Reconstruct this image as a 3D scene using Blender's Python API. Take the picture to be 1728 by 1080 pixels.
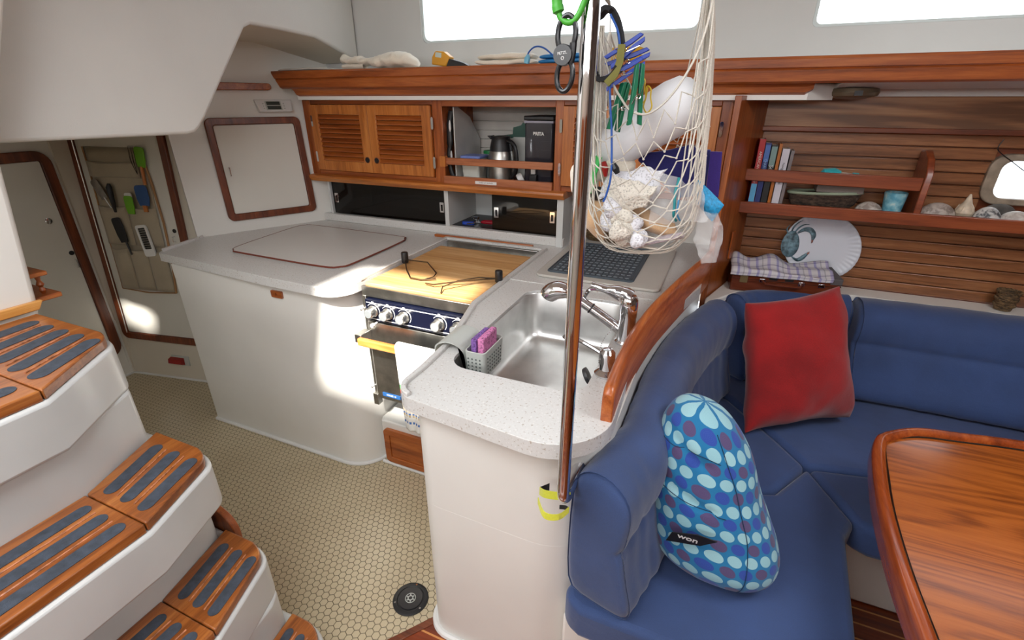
import bpy, bmesh, math, random
from mathutils import Matrix, Vector, noise
for o in list(bpy.data.objects): bpy.data.objects.remove(o)
SC = bpy.context.scene; COL = SC.collection
PI = math.pi
# ---------------------------------------------------------------- camera, world, sun, lights, exposure
cam = bpy.data.objects.new('camera', bpy.data.cameras.new('camera')); COL.objects.link(cam)
cam.data.sensor_width = 36; cam.data.lens = 812/1728*36; cam.data.clip_start = .02
cam.location = (0, 0, 1.55)
cam.rotation_euler = (PI/2-math.atan(372/812), 0, math.radians(23.4))
SC.camera = cam
SC.view_settings.view_transform = 'Standard'; SC.view_settings.look = 'None'
SC.view_settings.gamma = 1; SC.view_settings.use_curve_mapping = False
SC.view_settings.exposure = 0.47
W = bpy.data.worlds.new('sky'); SC.world = W; W.use_nodes = True
bg = W.node_tree.nodes['Background']; bg.inputs[0].default_value = (.86, .93, 1, 1); bg.inputs[1].default_value = 2.6
SC.cycles.use_denoising = True
SC.cycles.max_bounces = 8; SC.cycles.diffuse_bounces = 5; SC.cycles.glossy_bounces = 4; SC.cycles.transmission_bounces = 6
SC.cycles.transparent_max_bounces = 12; SC.cycles.caustics_reflective = False; SC.cycles.caustics_refractive = False
SC.cycles.sample_clamp_indirect = 6
def light(kind, name, loc, energy, color=(1, 1, 1), size=None, sizey=None, aim=None, angle=None, spread=None):
    d = bpy.data.lights.new(name, kind); o = bpy.data.objects.new(name, d); COL.objects.link(o)
    o.location = loc; d.energy = energy; d.color = color
    if kind == 'AREA':
        d.shape = 'RECTANGLE'; d.size = size; d.size_y = sizey or size
        if spread: d.spread = math.radians(spread)
    if angle is not None: d.angle = angle
    if aim is not None:
        o.rotation_euler = (Vector(aim)-Vector(loc)).to_track_quat('-Z', 'Y').to_euler()
    return o
SUN_DIR = Vector((-.30, 1.05, -1.15))
sun = light('SUN', 'sun', (0, 0, 4), 13, (1, .95, .87), aim=Vector((0,0,4))+SUN_DIR, angle=.05)
# daylight coming down through the companionway; the other two lamps are added fill
light('AREA', 'companionway_daylight', (-.75, -.15, 2.13), 17, (.96, .98, 1), 1.35, .8, aim=(-.75, -.05, 0))
light('AREA', 'port_fill', (-.4, -1.66, 1.88), 22, (.97, .98, 1), 3.4, .34, aim=(-.4, 0, 1.55))  # added fill from port to brighten the galley; no window in that wall
light('AREA', 'saloon_fill', (.95, .75, 2.13), 12, (.97, .98, 1), .6, .6, aim=(.95, .75, 0))  # added overhead fill for the saloon; the ceiling has no hatch here
# ---------------------------------------------------------------- helpers
def tag(o, label=None, cat=None, group=None, kind=None):
    if label: o['label'] = label
    if cat: o['category'] = cat
    if group: o['group'] = group
    if kind: o['kind'] = kind
    return o
def thing(name, label, cat, loc=(0, 0, 0), group=None):
    o = bpy.data.objects.new(name, None); COL.objects.link(o); o.location = loc; o.empty_display_size = .03
    return tag(o, label, cat, group)
def wloc(o):
    v = Vector((0, 0, 0))
    while o is not None: v = v+o.location; o = o.parent
    return v
def frame(o, ux, uz):
    ux = Vector(ux).normalized(); uz = Vector(uz).normalized(); uy = uz.cross(ux)
    m = Matrix.Identity(4)
    for i, c in enumerate((ux, uy, uz, Vector(o))):
        for j in range(3): m[j][i] = c[j]
    return m
def T(x, y, z, rx=0, ry=0, rz=0, s=1):
    return Matrix.Translation((x, y, z)) @ Matrix.Rotation(math.radians(rz), 4, 'Z') @ Matrix.Rotation(math.radians(ry), 4, 'Y') @ Matrix.Rotation(math.radians(rx), 4, 'X') @ Matrix.Scale(s, 4)
def arc(cx, cy, r, a0, a1, n=8):
    return [(cx+r*math.cos(math.radians(a0+(a1-a0)*i/n)), cy+r*math.sin(math.radians(a0+(a1-a0)*i/n))) for i in range(n+1)]
def rrect(x0, x1, y0, y1, r, n=6):
    return arc(x1-r, y0+r, r, -90, 0, n)+arc(x1-r, y1-r, r, 0, 90, n)+arc(x0+r, y1-r, r, 90, 180, n)+arc(x0+r, y0+r, r, 180, 270, n)
def stadium(x0, y0, x1, y1, r, n=6):
    a = math.degrees(math.atan2(y1-y0, x1-x0))
    return arc(x1, y1, r, a-90, a+90, n)+arc(x0, y0, r, a+90, a+270, n)
def smooth(pts, n=6, closed=False):
    out = []; P = [Vector(p) for p in pts]; L = len(P)
    for i in range(L if closed else L-1):
        if closed: a, b, c, d = P[i-1], P[i], P[(i+1) % L], P[(i+2) % L]
        else: a, b, c, d = P[max(i-1, 0)], P[i], P[i+1], P[min(i+2, L-1)]
        for k in range(n):
            t = k/n
            out.append(.5*((2*b)+(c-a)*t+(2*a-5*b+4*c-d)*t*t+(3*b-a-3*c+d)*t**3))
    if not closed: out.append(P[-1])
    return [tuple(v) for v in out]
class MB:
    def __init__(s, m=None): s.bm = bmesh.new(); s.m = m or Matrix.Identity(4)
    def v(s, p): return s.bm.verts.new(s.m @ Vector(p))
    def f(s, vs):
        try: return s.bm.faces.new(vs)
        except ValueError: return None
    def box(s, x0, x1, y0, y1, z0, z1):
        c = [s.v((x, y, z)) for z in (z0, z1) for y in (y0, y1) for x in (x0, x1)]
        for q in ((0, 2, 3, 1), (4, 5, 7, 6), (0, 1, 5, 4), (2, 6, 7, 3), (0, 4, 6, 2), (1, 3, 7, 5)): s.f([c[i] for i in q])
        return s
    def hexa(s, lo, hi):
        c = [s.v(p) for p in list(lo)+list(hi)]
        for q in ((3, 2, 1, 0), (4, 5, 6, 7), (0, 1, 5, 4), (1, 2, 6, 5), (2, 3, 7, 6), (3, 0, 4, 7)): s.f([c[i] for i in q])
        return s
    def prism(s, pts, lo, hi, axis='z', holes=()):
        def mp(p, h): return {'z': (p[0], p[1], h), 'y': (p[0], h, p[1]), 'x': (h, p[0], p[1])}[axis]
        loops = [pts]+list(holes); ends = []
        for h in (lo, hi):
            rings = [[s.v(mp(p, h)) for p in L] for L in loops]; ends.append(rings)
            if len(loops) == 1: s.f(rings[0])
            else:
                es = []
                for r in rings:
                    for i in range(len(r)): es.append(s.bm.edges.new((r[i], r[(i+1) % len(r)])))
                bmesh.ops.triangle_fill(s.bm, use_beauty=True, edges=es)
        for a, b in zip(*ends):
            for i in range(len(a)):
                j = (i+1) % len(a); s.f((a[i], a[j], b[j], b[i]))
        return s
    def tube(s, pts, r, seg=8, closed=False, flat=1.0):
        P = [Vector(p) for p in pts]; n = len(P); rings = []; up = None
        for i in range(n):
            if closed: t = P[(i+1) % n]-P[i-1]
            else: t = P[min(i+1, n-1)]-P[max(i-1, 0)]
            if t.length < 1e-9: t = Vector((0, 0, 1))
            t.normalize()
            if up is None:
                up = Vector((0, 0, 1)) if abs(t.z) < .9 else Vector((0, 1, 0))
            a = up-t*up.dot(t)
            if a.length < 1e-6: a = t.orthogonal()
            a.normalize(); b = t.cross(a); up = a
            rr = r[i] if isinstance(r, (list, tuple)) else r
            rings.append([s.v(P[i]+a*rr*math.cos(2*PI*k/seg)+b*rr*flat*math.sin(2*PI*k/seg)) for k in range(seg)])
        for i in range(n if closed else n-1):
            A, B = rings[i], rings[(i+1) % n]
            for k in range(seg): s.f((A[k], A[(k+1) % seg], B[(k+1) % seg], B[k]))
        if not closed: s.f(rings[0][::-1]); s.f(rings[-1])
        return s
    def lathe(s, prof, c=(0, 0, 0), seg=28, axis='z'):
        rings = []
        def mp(r, h, k):
            x, y = r*math.cos(2*PI*k/seg), r*math.sin(2*PI*k/seg)
            p = {'z': (x, y, h), 'y': (x, h, y), 'x': (h, x, y)}[axis]
            return (c[0]+p[0], c[1]+p[1], c[2]+p[2])
        for r, h in prof:
            rings.append([s.v(mp(max(r, 1e-5), h, k)) for k in range(seg)])
        for A, B in zip(rings, rings[1:]):
            for k in range(seg): s.f((A[k], A[(k+1) % seg], B[(k+1) % seg], B[k]))
        s.f(rings[0][::-1]); s.f(rings[-1])
        return s
    def cyl(s, c, r, h0, h1, axis='z', seg=24): return s.lathe([(r, h0), (r, h1)], c, seg, axis)
    def ball(s, c, r, seg=16):
        if not isinstance(r, (list, tuple)): r = (r, r, r)
        rings = []
        for i in range(seg//2+1):
            a = PI*i/(seg//2)
            rings.append([s.v((c[0]+r[0]*max(math.sin(a), 1e-3)*math.cos(2*PI*k/seg), c[1]+r[1]*max(math.sin(a), 1e-3)*math.sin(2*PI*k/seg), c[2]-r[2]*math.cos(a))) for k in range(seg)])
        for A, B in zip(rings, rings[1:]):
            for k in range(seg): s.f((A[k], A[(k+1) % seg], B[(k+1) % seg], B[k]))
        s.f(rings[0][::-1]); s.f(rings[-1])
        return s
    def grid(s, fn, nu, nv, cu=False, cv=False, uv=False):
        V = [[s.v(fn(i/nu, j/nv)) for j in range(nv if cv else nv+1)] for i in range(nu if cu else nu+1)]
        lay = s.bm.loops.layers.uv.verify() if uv else None
        for i in range(nu):
            for j in range(nv):
                i2 = (i+1) % len(V) if cu else i+1; j2 = (j+1) % len(V[0]) if cv else j+1
                fc = s.f((V[i][j], V[i2][j], V[i2][j2], V[i][j2]))
                if uv and fc:
                    for l, c in zip(fc.loops, ((i, j), (i+1, j), (i+1, j+1), (i, j+1))): l[lay].uv = (c[0]/nu, c[1]/nv)
        return s
    def loft(s, rings, cap=True):
        R = [[s.v(p) for p in r] for r in rings]; n = len(R[0])
        for A, B in zip(R, R[1:]):
            for k in range(n): s.f((A[k], A[(k+1) % n], B[(k+1) % n], B[k]))
        if cap: s.f(R[0][::-1]); s.f(R[-1])
        return s
    def build(s, name, mat, parent=None, bevel=0, seg=2, ang=35, solid=0, sub=0, origin=None, merge=True):
        if merge: bmesh.ops.remove_doubles(s.bm, verts=s.bm.verts, dist=1e-6)
        bmesh.ops.recalc_face_normals(s.bm, faces=s.bm.faces)
        if parent is not None: o0 = wloc(parent)
        elif origin is not None: o0 = Vector(origin)
        else:
            vs = [v.co for v in s.bm.verts]
            o0 = Vector(((min(v.x for v in vs)+max(v.x for v in vs))/2, (min(v.y for v in vs)+max(v.y for v in vs))/2, min(v.z for v in vs)))
        for v in s.bm.verts: v.co -= o0
        me = bpy.data.meshes.new(name); s.bm.to_mesh(me); s.bm.free()
        for p in me.polygons: p.use_smooth = True
        if sub == 0: me.set_sharp_from_angle(angle=math.radians(ang))
        o = bpy.data.objects.new(name, me); COL.objects.link(o)
        if mat: me.materials.append(mat)
        if parent is not None: o.parent = parent
        else: o.location = o0
        if solid:
            md = o.modifiers.new('solid', 'SOLIDIFY'); md.thickness = solid; md.offset = 0
        if bevel:
            md = o.modifiers.new('bevel', 'BEVEL'); md.width = bevel; md.segments = seg; md.limit_method = 'ANGLE'; md.angle_limit = math.radians(38); md.harden_normals = False
        if sub:
            md = o.modifiers.new('sub', 'SUBSURF'); md.levels = sub; md.render_levels = sub
        return o
def text(st, size, m, mat, parent, name='lettering', ext=.0003, align='CENTER', bold=0):
    c = bpy.data.curves.new('t', 'FONT'); c.body = st; c.size = size; c.extrude = ext; c.align_x = align; c.align_y = 'CENTER'; c.offset = bold
    o = bpy.data.objects.new('t', c); COL.objects.link(o)
    bpy.context.view_layer.update()
    me = bpy.data.meshes.new_from_object(o.evaluated_get(bpy.context.evaluated_depsgraph_get()))
    bpy.data.objects.remove(o); me.name = name
    off = wloc(parent)
    me.transform(m); me.transform(Matrix.Translation(-off))
    me.materials.clear(); me.materials.append(mat)
    q = bpy.data.objects.new(name, me); COL.objects.link(q); q.parent = parent
    return q
# ---------------------------------------------------------------- materials
def lin(c): return tuple(((x/255)/12.92 if x <= 10.3 else ((x/255+.055)/1.055)**2.4) for x in c[:3])+(1,)
class NT:
    def __init__(s, name):
        s.mt = bpy.data.materials.new(name); s.mt.use_nodes = True; s.nt = s.mt.node_tree
        s.b = s.nt.nodes['Principled BSDF']
    def n(s, t, **kw):
        x = s.nt.nodes.new(t)
        for k, v in kw.items():
            if k.startswith('i_'): x.inputs[int(k[2:])].default_value = v
            else: setattr(x, k, v)
        return x
    def l(s, a, ao, b, bi): s.nt.links.new(a.outputs[ao], b.inputs[bi])
    def math(s, op, a, b=None, c=None):
        x = s.n('ShaderNodeMath', operation=op)
        for i, q in enumerate((a, b, c)):
            if q is None: continue
            if isinstance(q, (int, float)): x.inputs[i].default_value = q
            else: s.nt.links.new(q, x.inputs[i])
        return x.outputs[0]
    def ramp(s, fac, stops, interp='LINEAR'):
        r = s.n('ShaderNodeValToRGB'); r.color_ramp.interpolation = interp
        while len(r.color_ramp.elements) < len(stops): r.color_ramp.elements.new(.5)
        for e, (p, c) in zip(r.color_ramp.elements, stops): e.position = p; e.color = lin(c)
        s.nt.links.new(fac, r.inputs[0]); return r.outputs[0]
    def coord(s, scale=(1, 1, 1), rot=(0, 0, 0), kind='Object'):
        t = s.n('ShaderNodeTexCoord'); m = s.n('ShaderNodeMapping'); m.inputs['Scale'].default_value = scale; m.inputs['Rotation'].default_value = rot
        s.l(t, kind, m, 0); return m.outputs[0]
    def noise(s, vec, scale, detail=3, rough=.5, dist=0):
        x = s.n('ShaderNodeTexNoise'); x.inputs['Scale'].default_value = scale; x.inputs['Detail'].default_value = detail; x.inputs['Roughness'].default_value = rough; x.inputs['Distortion'].default_value = dist
        if vec is not None: s.nt.links.new(vec, x.inputs['Vector'])
        return x.outputs[0]
    def bump(s, h, strength=.2, dist=.002):
        b = s.n('ShaderNodeBump'); b.inputs['Strength'].default_value = strength; b.inputs['Distance'].default_value = dist
        s.nt.links.new(h, b.inputs['Height']); s.l(b, 0, s.b, 'Normal')
    def col(s, o): s.nt.links.new(o, s.b.inputs['Base Color'])
    def set(s, **kw):
        for k, v in kw.items(): s.b.inputs[{'rough': 'Roughness', 'metal': 'Metallic', 'coat': 'Coat Weight', 'crough': 'Coat Roughness', 'trans': 'Transmission Weight', 'ior': 'IOR', 'alpha': 'Alpha', 'spec': 'Specular IOR Level', 'sheen': 'Sheen Weight'}[k]].default_value = v
        return s.mt
def flat(name, c, rough=.5, metal=0, coat=0, var=.06, vs=8, bs=0, bst=.15, **kw):
    n = NT(name); v = n.coord()
    d = tuple(max(0, x*(1-var)) for x in c[:3]); e = tuple(min(255, x*(1+var*.6)) for x in c[:3])
    n.col(n.ramp(n.noise(v, vs, 3), [(.3, d), (.7, e)]))
    if bs: n.bump(n.noise(v, bs, 3), bst, .001)
    return n.set(rough=rough, metal=metal, coat=coat, **kw)
def wood(name, c1, c2, c3, axis='x', sc=1.0, rough=.35, coat=.25, fig=.35):
    n = NT(name); st = {'x': (.9, 14, 14), 'y': (14, .9, 14), 'z': (14, 14, .9)}[axis]
    v = n.coord(tuple(q*sc for q in st))
    a = n.noise(v, 2.2, 5, .55, .6)
    v2 = n.coord(tuple(q*sc*4 for q in st)); b = n.noise(v2, 5, 3, .6)
    v3 = n.coord(tuple(q*sc*.35 for q in st)); c = n.noise(v3, 1.6, 2, .5, 1.2)
    wv = n.math('SINE', n.math('MULTIPLY', c, 55.0))
    t = n.math('ADD', n.math('MULTIPLY', a, .62), n.math('MULTIPLY', b, .28))
    t = n.math('ADD', t, n.math('MULTIPLY', wv, .05*fig*2))
    n.col(n.ramp(t, [(.28, c1), (.46, c2), (.66, c3)]))
    n.bump(b, .06, .0006)
    return n.set(rough=rough, coat=coat, crough=.15)
TEAK = dict()
for ax in 'xyz':
    TEAK[ax] = wood('teak_'+ax, (108, 50, 18), (156, 80, 32), (188, 110, 50), ax)
    TEAK['l'+ax] = wood('teak_light_'+ax, (142, 78, 30), (186, 110, 46), (210, 138, 70), ax)
    TEAK['d'+ax] = wood('teak_dark_'+ax, (70, 32, 16), (108, 52, 26), (138, 72, 38), ax)
TREAD = wood('tread_teak', (98, 50, 18), (148, 82, 32), (186, 118, 56), 'y', 1.0, .34, .35)
TABLEW = wood('table_teak', (112, 54, 18), (156, 82, 28), (176, 98, 36), 'x', .8, .25, .5, .8)
SLAT = wood('slat_teak', (92, 56, 34), (136, 88, 56), (168, 118, 80), 'x', 1.0, .30, .4)
BOARD = wood('maple_board', (176, 124, 70), (206, 158, 102), (226, 188, 136), 'x', .8, .5, 0)
GEL = flat('gelcoat', (228, 226, 220), .32, var=.02, vs=3)
GELW = flat('gelcoat_step', (208, 210, 208), .28, var=.04, vs=4, coat=.2)
HEAD = flat('textured_headliner', (214, 213, 208), .6, var=.02, vs=3, bs=260, bst=.35)
CREAM = flat('cream_panel', (214, 206, 191), .45, var=.02, vs=3)
PANEL = flat('white_laminate', (220, 217, 208), .4, var=.02, vs=3)
def speck(name, base, dk, sc=240):
    n = NT(name); v = n.coord(); a = n.noise(v, sc, 2, .5); b = n.noise(v, 6, 2)
    n.col(n.ramp(a, [(.315, dk), (.37, base), (.62, base), (.70, tuple(min(255, x+14) for x in base))])); return n.set(rough=.33)
CORIAN = speck('speckled_solid_surface', (210, 209, 206), (176, 166, 154), 170)
LID = speck('white_laminate_lid', (214, 213, 209), (190, 188, 184), 500)
STEEL = flat('brushed_steel', (182, 180, 174), .34, 1, var=.12, vs=20, bs=90, bst=.05)
SINKM = flat('satin_sink_steel', (214, 214, 212), .36, 1, var=.08, vs=9)
CHROME = flat('chrome', (225, 225, 228), .05, 1, var=.01)
BLACKP = flat('black_plastic', (26, 26, 28), .4)
DARK = flat('dark_gap', (16, 14, 13), .8)
WHITEP = flat('white_plastic', (226, 226, 224), .4, var=.02)
GREYP = flat('grey_plastic', (192, 196, 190), .5, var=.03)
RED = flat('red_plastic', (150, 24, 20), .3)
def hexfloor():
    n = NT('hex_tile_vinyl'); s = .0245
    g = n.n('ShaderNodeNewGeometry'); sx = n.n('ShaderNodeSeparateXYZ'); n.l(g, 'Position', sx, 0)
    X = n.math('ADD', n.math('DIVIDE', sx.outputs[0], s), 400.0); Y = n.math('ADD', n.math('DIVIDE', sx.outputs[1], s), 400*1.7320508)
    R = 1.7320508
    def cell(dx, dy):
        a = n.math('SUBTRACT', n.math('MODULO', n.math('SUBTRACT', X, dx), 1.0), .5)
        b = n.math('SUBTRACT', n.math('MODULO', n.math('SUBTRACT', Y, dy), R), R/2)
        return n.math('ABSOLUTE', a), n.math('ABSOLUTE', b)
    def d(a, b): return n.math('MAXIMUM', a, n.math('ADD', n.math('MULTIPLY', a, .5), n.math('MULTIPLY', b, .8660254)))
    d1 = d(*cell(0, 0)); d2 = d(*cell(.5, R/2)); m = n.math('MINIMUM', d1, d2)
    v = n.coord(); big = n.noise(v, 3, 3)
    tile = n.ramp(big, [(.3, (184, 168, 138)), (.7, (200, 186, 156))])
    f = n.ramp(m, [(.435, (255, 255, 255)), (.475, (0, 0, 0))])
    mx = n.n('ShaderNodeMix', data_type='RGBA'); mx.inputs[6].default_value = lin((104, 94, 70)); n.nt.links.new(tile, mx.inputs[7]); n.nt.links.new(f, mx.inputs[0])
    n.nt.links.new(mx.outputs[2], n.b.inputs['Base Color']); n.bump(f, .5, .0015)
    return n.set(rough=.33)
HEX = hexfloor()
def soleboards():
    n = NT('teak_and_holly_sole'); g = n.n('ShaderNodeNewGeometry'); sx = n.n('ShaderNodeSeparateXYZ'); n.l(g, 'Position', sx, 0)
    v = n.coord((1, 14, 14)); a = n.noise(v, 2.5, 5)
    w = n.ramp(a, [(.3, (84, 30, 12)), (.7, (150, 66, 30))])
    m = n.math('MODULO', n.math('ADD', sx.outputs[1], 10.0), .058); f = n.math('LESS_THAN', m, .006)
    mx = n.n('ShaderNodeMix', data_type='RGBA'); n.nt.links.new(w, mx.inputs[6]); mx.inputs[7].default_value = lin((206, 140, 78)); n.nt.links.new(f, mx.inputs[0])
    n.nt.links.new(mx.outputs[2], n.b.inputs['Base Color']); return n.set(rough=.25, coat=.4)
SOLE = soleboards()
def cloth(name, c, rough=.9, sc=700, var=.1, wr=0.0):
    n = NT(name); v = n.coord(); a = n.noise(v, 5, 3); w = n.noise(v, sc, 2)
    n.col(n.ramp(n.math('ADD', n.math('MULTIPLY', a, .6), n.math('MULTIPLY', w, .4)), [(.35, tuple(x*(1-var) for x in c)), (.65, tuple(min(255, x*(1+var)) for x in c))]))
    h = w
    if wr: h = n.math('ADD', n.math('MULTIPLY', w, .25), n.math('MULTIPLY', n.noise(v, wr, 2, .5, .8), 1.0))
    n.bump(h, .35, .003 if wr else .001)
    return n.set(rough=rough, sheen=.25)
BLUE = cloth('blue_upholstery', (47, 68, 112), .85, 600, .10, 22)
REDC = cloth('red_chenille', (146, 19, 21), .95, 500, .16, 30)
WHITEC = cloth('white_cotton', (226, 218, 202), .9, 500, .06, 40)
BEIGEC = cloth('natural_canvas', (172, 160, 138), .9, 600, .06)
def glassy(name, c, rough=.02, alpha=.25):
    n = NT(name); n.b.inputs['Base Color'].default_value = lin(c); return n.set(rough=rough, alpha=alpha)
SMOKE = glassy('smoked_acrylic', (14, 11, 9), .04, .82)
PANE = glassy('window_acrylic', (235, 240, 245), .02, .06)
CLEAR = glassy('clear_film', (235, 235, 235), .08, .22)
# ---------------------------------------------------------------- the setting
def struct(mb, name, mat, parent=None, **kw):
    o = mb.build(name, mat, parent, **kw)
    if parent is None: o['kind'] = 'structure'
    return o
struct(MB().prism([(-3.25, -1.7), (-.2, -1.7), (-.2, 2.5), (-3.25, 2.5)], -.03, 0), 'floor', HEX)
sole = struct(MB().prism([(-.615, .885), (-.74, .722), (-.74, -1.7), (3, -1.7), (3, 1.62), (-.1, 1.62), (-.1, .885)], .0005, .006), 'floor_saloon', SOLE)
struct(MB().prism([(-.625, .868), (-.745, .715), (-.728, .70), (-.608, .853)], .001, .009), 'trim_1', TEAK['dx'], bevel=.002)
# aft end: cabin doors, the wall of the galley and the locker wall
struct(MB().box(-3.24, -3.2, -1.7, 1.452, 0, 2.15), 'wall_aft', GEL)
FA = frame((-3.2, 1.452, 0), (.98108, .1936, 0), (-.0135, .06844, .99756))     # leaning wall with the tall locker door
FB = frame((-2.45, 1.60, .9), (.47628, .87929, 0), (-.07664, .04151, .9962))    # leaning wall over the icebox
struct(MB(FA).box(-.04, .775, 0, .04, -.01, 2.15), 'wall_quarter', CREAM)
struct(MB(FB).box(-.012, .95, 0, .04, -.92, 1.25), 'wall_galley', GEL)
def inset_door(n, M, x0, x1, z0, z1, fw, y, rr, panelmat, wmat, corners=None):
    d = thing('door_%d' % n, None, None, M @ Vector(((x0+x1)/2, y, z0))); d['kind'] = 'structure'
    MB(M).prism(rrect(x0, x1, z0, z1, rr), y-.018, y, 'y', [rrect(x0+fw, x1-fw, z0+fw, z1-fw, .012)[::-1]]).build('door_frame', wmat, d, bevel=.004)
    MB(M).prism(rrect(x0+fw+.002, x1-fw-.002, z0+fw+.002, z1-fw-.002, .01), y-.009, y-.001, 'y').build('door_panel', panelmat, d)
    return d
FM = Matrix(((0, -1, 0, -3.2), (1, 0, 0, 0), (0, 0, 1, 0), (0, 0, 0, 1)))        # aft bulkhead: local x = world y, local y faces aft
d1 = inset_door(1, FM, .80, 1.43, .15, 1.318, .048, 0, .07, PANEL, TEAK['dz'])
def pull(M, parent, s, h, y, L=.035, name='handle'):
    MB(M).tube([(s, y, h-L/2), (s, y-.014, h-L/2+.003), (s, y-.016, h), (s, y-.014, h+L/2-.003), (s, y, h+L/2)], .003, 6).build(name, CHROME, parent)
pull(FM, d1, 1.37, .735, -.009, .045)
MB(FM).lathe([(.016, -.009), (.016, -.012), (.008, -.014)], (1.323, 0, .977), 16, 'y').build('latch', CHROME, d1)
MB(FM).lathe([(.012, -.009), (.012, -.012)], (1.366, 0, .795), 16, 'y').build('finger_hole', BLACKP, d1)
d2 = inset_door(2, FA, .012, .625, .24, 1.46, .042, 0, .045, PANEL, TEAK['dz'])
MB(FA).lathe([(.011, -.009), (.011, -.012)], (.556, 0, .912), 16, 'y').build('finger_hole', BLACKP, d2)
pull(FA, d2, .548, .868, -.009, .03)
MB(FA).tube([(.054, -.02, .28), (.054, -.02, 1.42)], .003, 6).build('hinge', CHROME, d2)
d3 = inset_door(3, FB, .148, .604, .062, .568, .034, 0, .03, PANEL, TEAK['dz'])
pull(FB, d3, .207, .31, -.009, .045)
# small access panel and floor edge
struct(MB(FM).prism(rrect(1.438, 1.449, .05, .36, .003), -.004, 0, 'y', ), 'trim_2', GEL)
struct(MB().prism([(-3.24, 1.40), (-3.195, 1.452), (-3.195, 2.38), (-3.24, 2.38)], 0, 2.15), 'wall_aft_corner', CREAM)
def cove(pts, name, r=.008, m=None):
    return struct(MB().tube([(x, y, .004) for x, y in pts], r, 8), name, m or WHITEP)
cove([(-3.2, 1.0), (-3.195, 1.44), (-3.19, 1.448), (-2.46, 1.592)], 'baseboard_aft', .007)
# moulded overhead: header over the steps with the footwell lobe, running aft
lob = [(.56, 1.44), (1.30, 1.430), (1.335, 1.435), (1.358, 1.452), (1.39, 1.485), (1.655, 1.815), (1.69, 1.831), (1.829, 1.828), (2.05, 1.818), (2.15, 1.79), (2.34, 1.731)]
struct(MB().prism(lob+[(2.34, 2.15), (.56, 2.15)], -1.93, -1.9, 'x'), 'wall_bridgedeck', HEAD, bevel=.012, seg=3)
under = MB()
n_ = len(lob)
A = [under.v((-1.92, y, z)) for y, z in lob]; B = [under.v((-3.24, y*.93+.1, max(z-.02, 1.42))) for y, z in lob]
for i in range(n_-1): under.f((A[i], A[i+1], B[i+1], B[i]))
struct(under, 'ceiling_aft', CREAM)
# tall moulded block behind the steps, its starboard edge kinked as in the moulding
blk = [(-.9, .96), (.62, .96), (.632, 1.0), (.687, 1.437), (.83, 1.80), (.99, 2.15), (-.9, 2.15)]
struct(MB().prism(blk, -1.899, -1.76, 'x'), 'wall_companionway', GEL, bevel=.015, seg=3)
# cabin side with the two long windows, portlight
SIDE = flat('cabin_side_gelcoat', (206, 206, 203), .5, var=.02, vs=3)
w1 = rrect(-1.50, -.195, 1.803, 2.10, .03); w2 = rrect(.195, 1.75, 1.793, 2.10, .02)
struct(MB().prism([(-3.24, 1.56), (3.0, 1.56), (3.0, 2.15), (-3.24, 2.15)], 2.345, 2.38, 'y', [w1[::-1], w2[::-1]]), 'wall_cabinside', SIDE)
RIM = flat('window_rim', (212, 220, 218), .4, var=.02)
for i, (a, b, c, d_, r) in enumerate(((-1.50, -.195, 1.803, 2.10, .03), (.195, 1.75, 1.793, 2.10, .02))):
    w = thing('window_%d' % (i+1), None, None, ((a+b)/2, 2.36, c)); w['kind'] = 'structure'
    MB().prism(rrect(a+.001, b-.001, c+.001, d_, r), 2.352, 2.376, 'y', [rrect(a+.012, b-.012, c+.010, d_-.01, r)[::-1]]).build('window_frame', RIM, w)
    MB().prism(rrect(a+.011, b-.011, c+.009, d_-.009, r), 2.366, 2.369, 'y').build('pane', PANE, w)
struct(MB().prism([(-3.24, -1.7), (3.0, -1.7), (3.0, 2.38), (-3.24, 2.38)], 2.15, 2.18, 'z', [[(-1.03, -.27), (-1.03, .40), (-.45, .40), (-.45, -.27)], [(-2.69, -.15), (-2.69, -.04), (-2.49, -.05), (-2.49, -.18)]]), 'ceiling', GEL)  # openings placed for where sun patches land; the small aft one is invented
struct(MB().box(-3.25, 3.0, -1.74, -1.7, 0, 2.15), 'wall_port', CREAM)
struct(MB().box(3.0, 3.04, -1.7, 2.5, 0, 2.15), 'wall_fore', flat('dark_joinery', (104, 84, 72), .5))  # unseen wall, dark colour chosen for its reflection in the pole
for i, (a, b) in enumerate(((-1.1, .3), (.7, 2.2))):
    struct(MB().box(a, b, -1.7, -1.55, .95, 1.45), 'trim_%d' % (i+3), TEAK['x'])
struct(MB().box(-2.17, 0.0, 2.50, 2.54, .6, 1.56), 'wall_galley_back', GEL)
# bulkhead between galley and saloon
struct(MB().prism([(-.020, 2.05), (.002, 2.045), (.11, 2.40), (.11, 2.52), (-.02, 2.52)], .60, 1.563), 'wall_bulkhead', TEAK['z'], bevel=.002)
# slatted hull lining of the saloon, ledge, upper trim
PORT = rrect(.885, 1.17, 1.19, 1.37, .06)
sl = MB(); z = .80; k = 0
while z < 1.46:
    z1 = z+.0452
    def bx(a, b): sl.prism([(a, z+.001), (b, z+.001), (b, z1-.0025), (a, z1-.0025)], 2.415, 2.43, 'y')
    if z1 > 1.185 and z < 1.375: bx(.09, .885+.012); bx(1.16, 2.9)
    else: bx(.09, 2.9)
    z = z1
struct(sl, 'wall_hull', SLAT, bevel=.0026, merge=False)
struct(MB().prism([(.0, .60), (2.99, .60), (2.99, 1.62), (.0, 1.62)], 2.430, 2.45, 'y', [rrect(.90, 1.155, 1.205, 1.355, .05)[::-1]]), 'wall_hull_backing', TEAK['dx'])
ledge = struct(MB().prism([(.001, 2.03), (.0, 1.96), (.12, 2.15), (.3, 2.235), (.56, 2.30), (3.0, 2.31), (3.0, 2.414), (.112, 2.414)], .775, .80), 'trim_5', GEL, bevel=.006)
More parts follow.
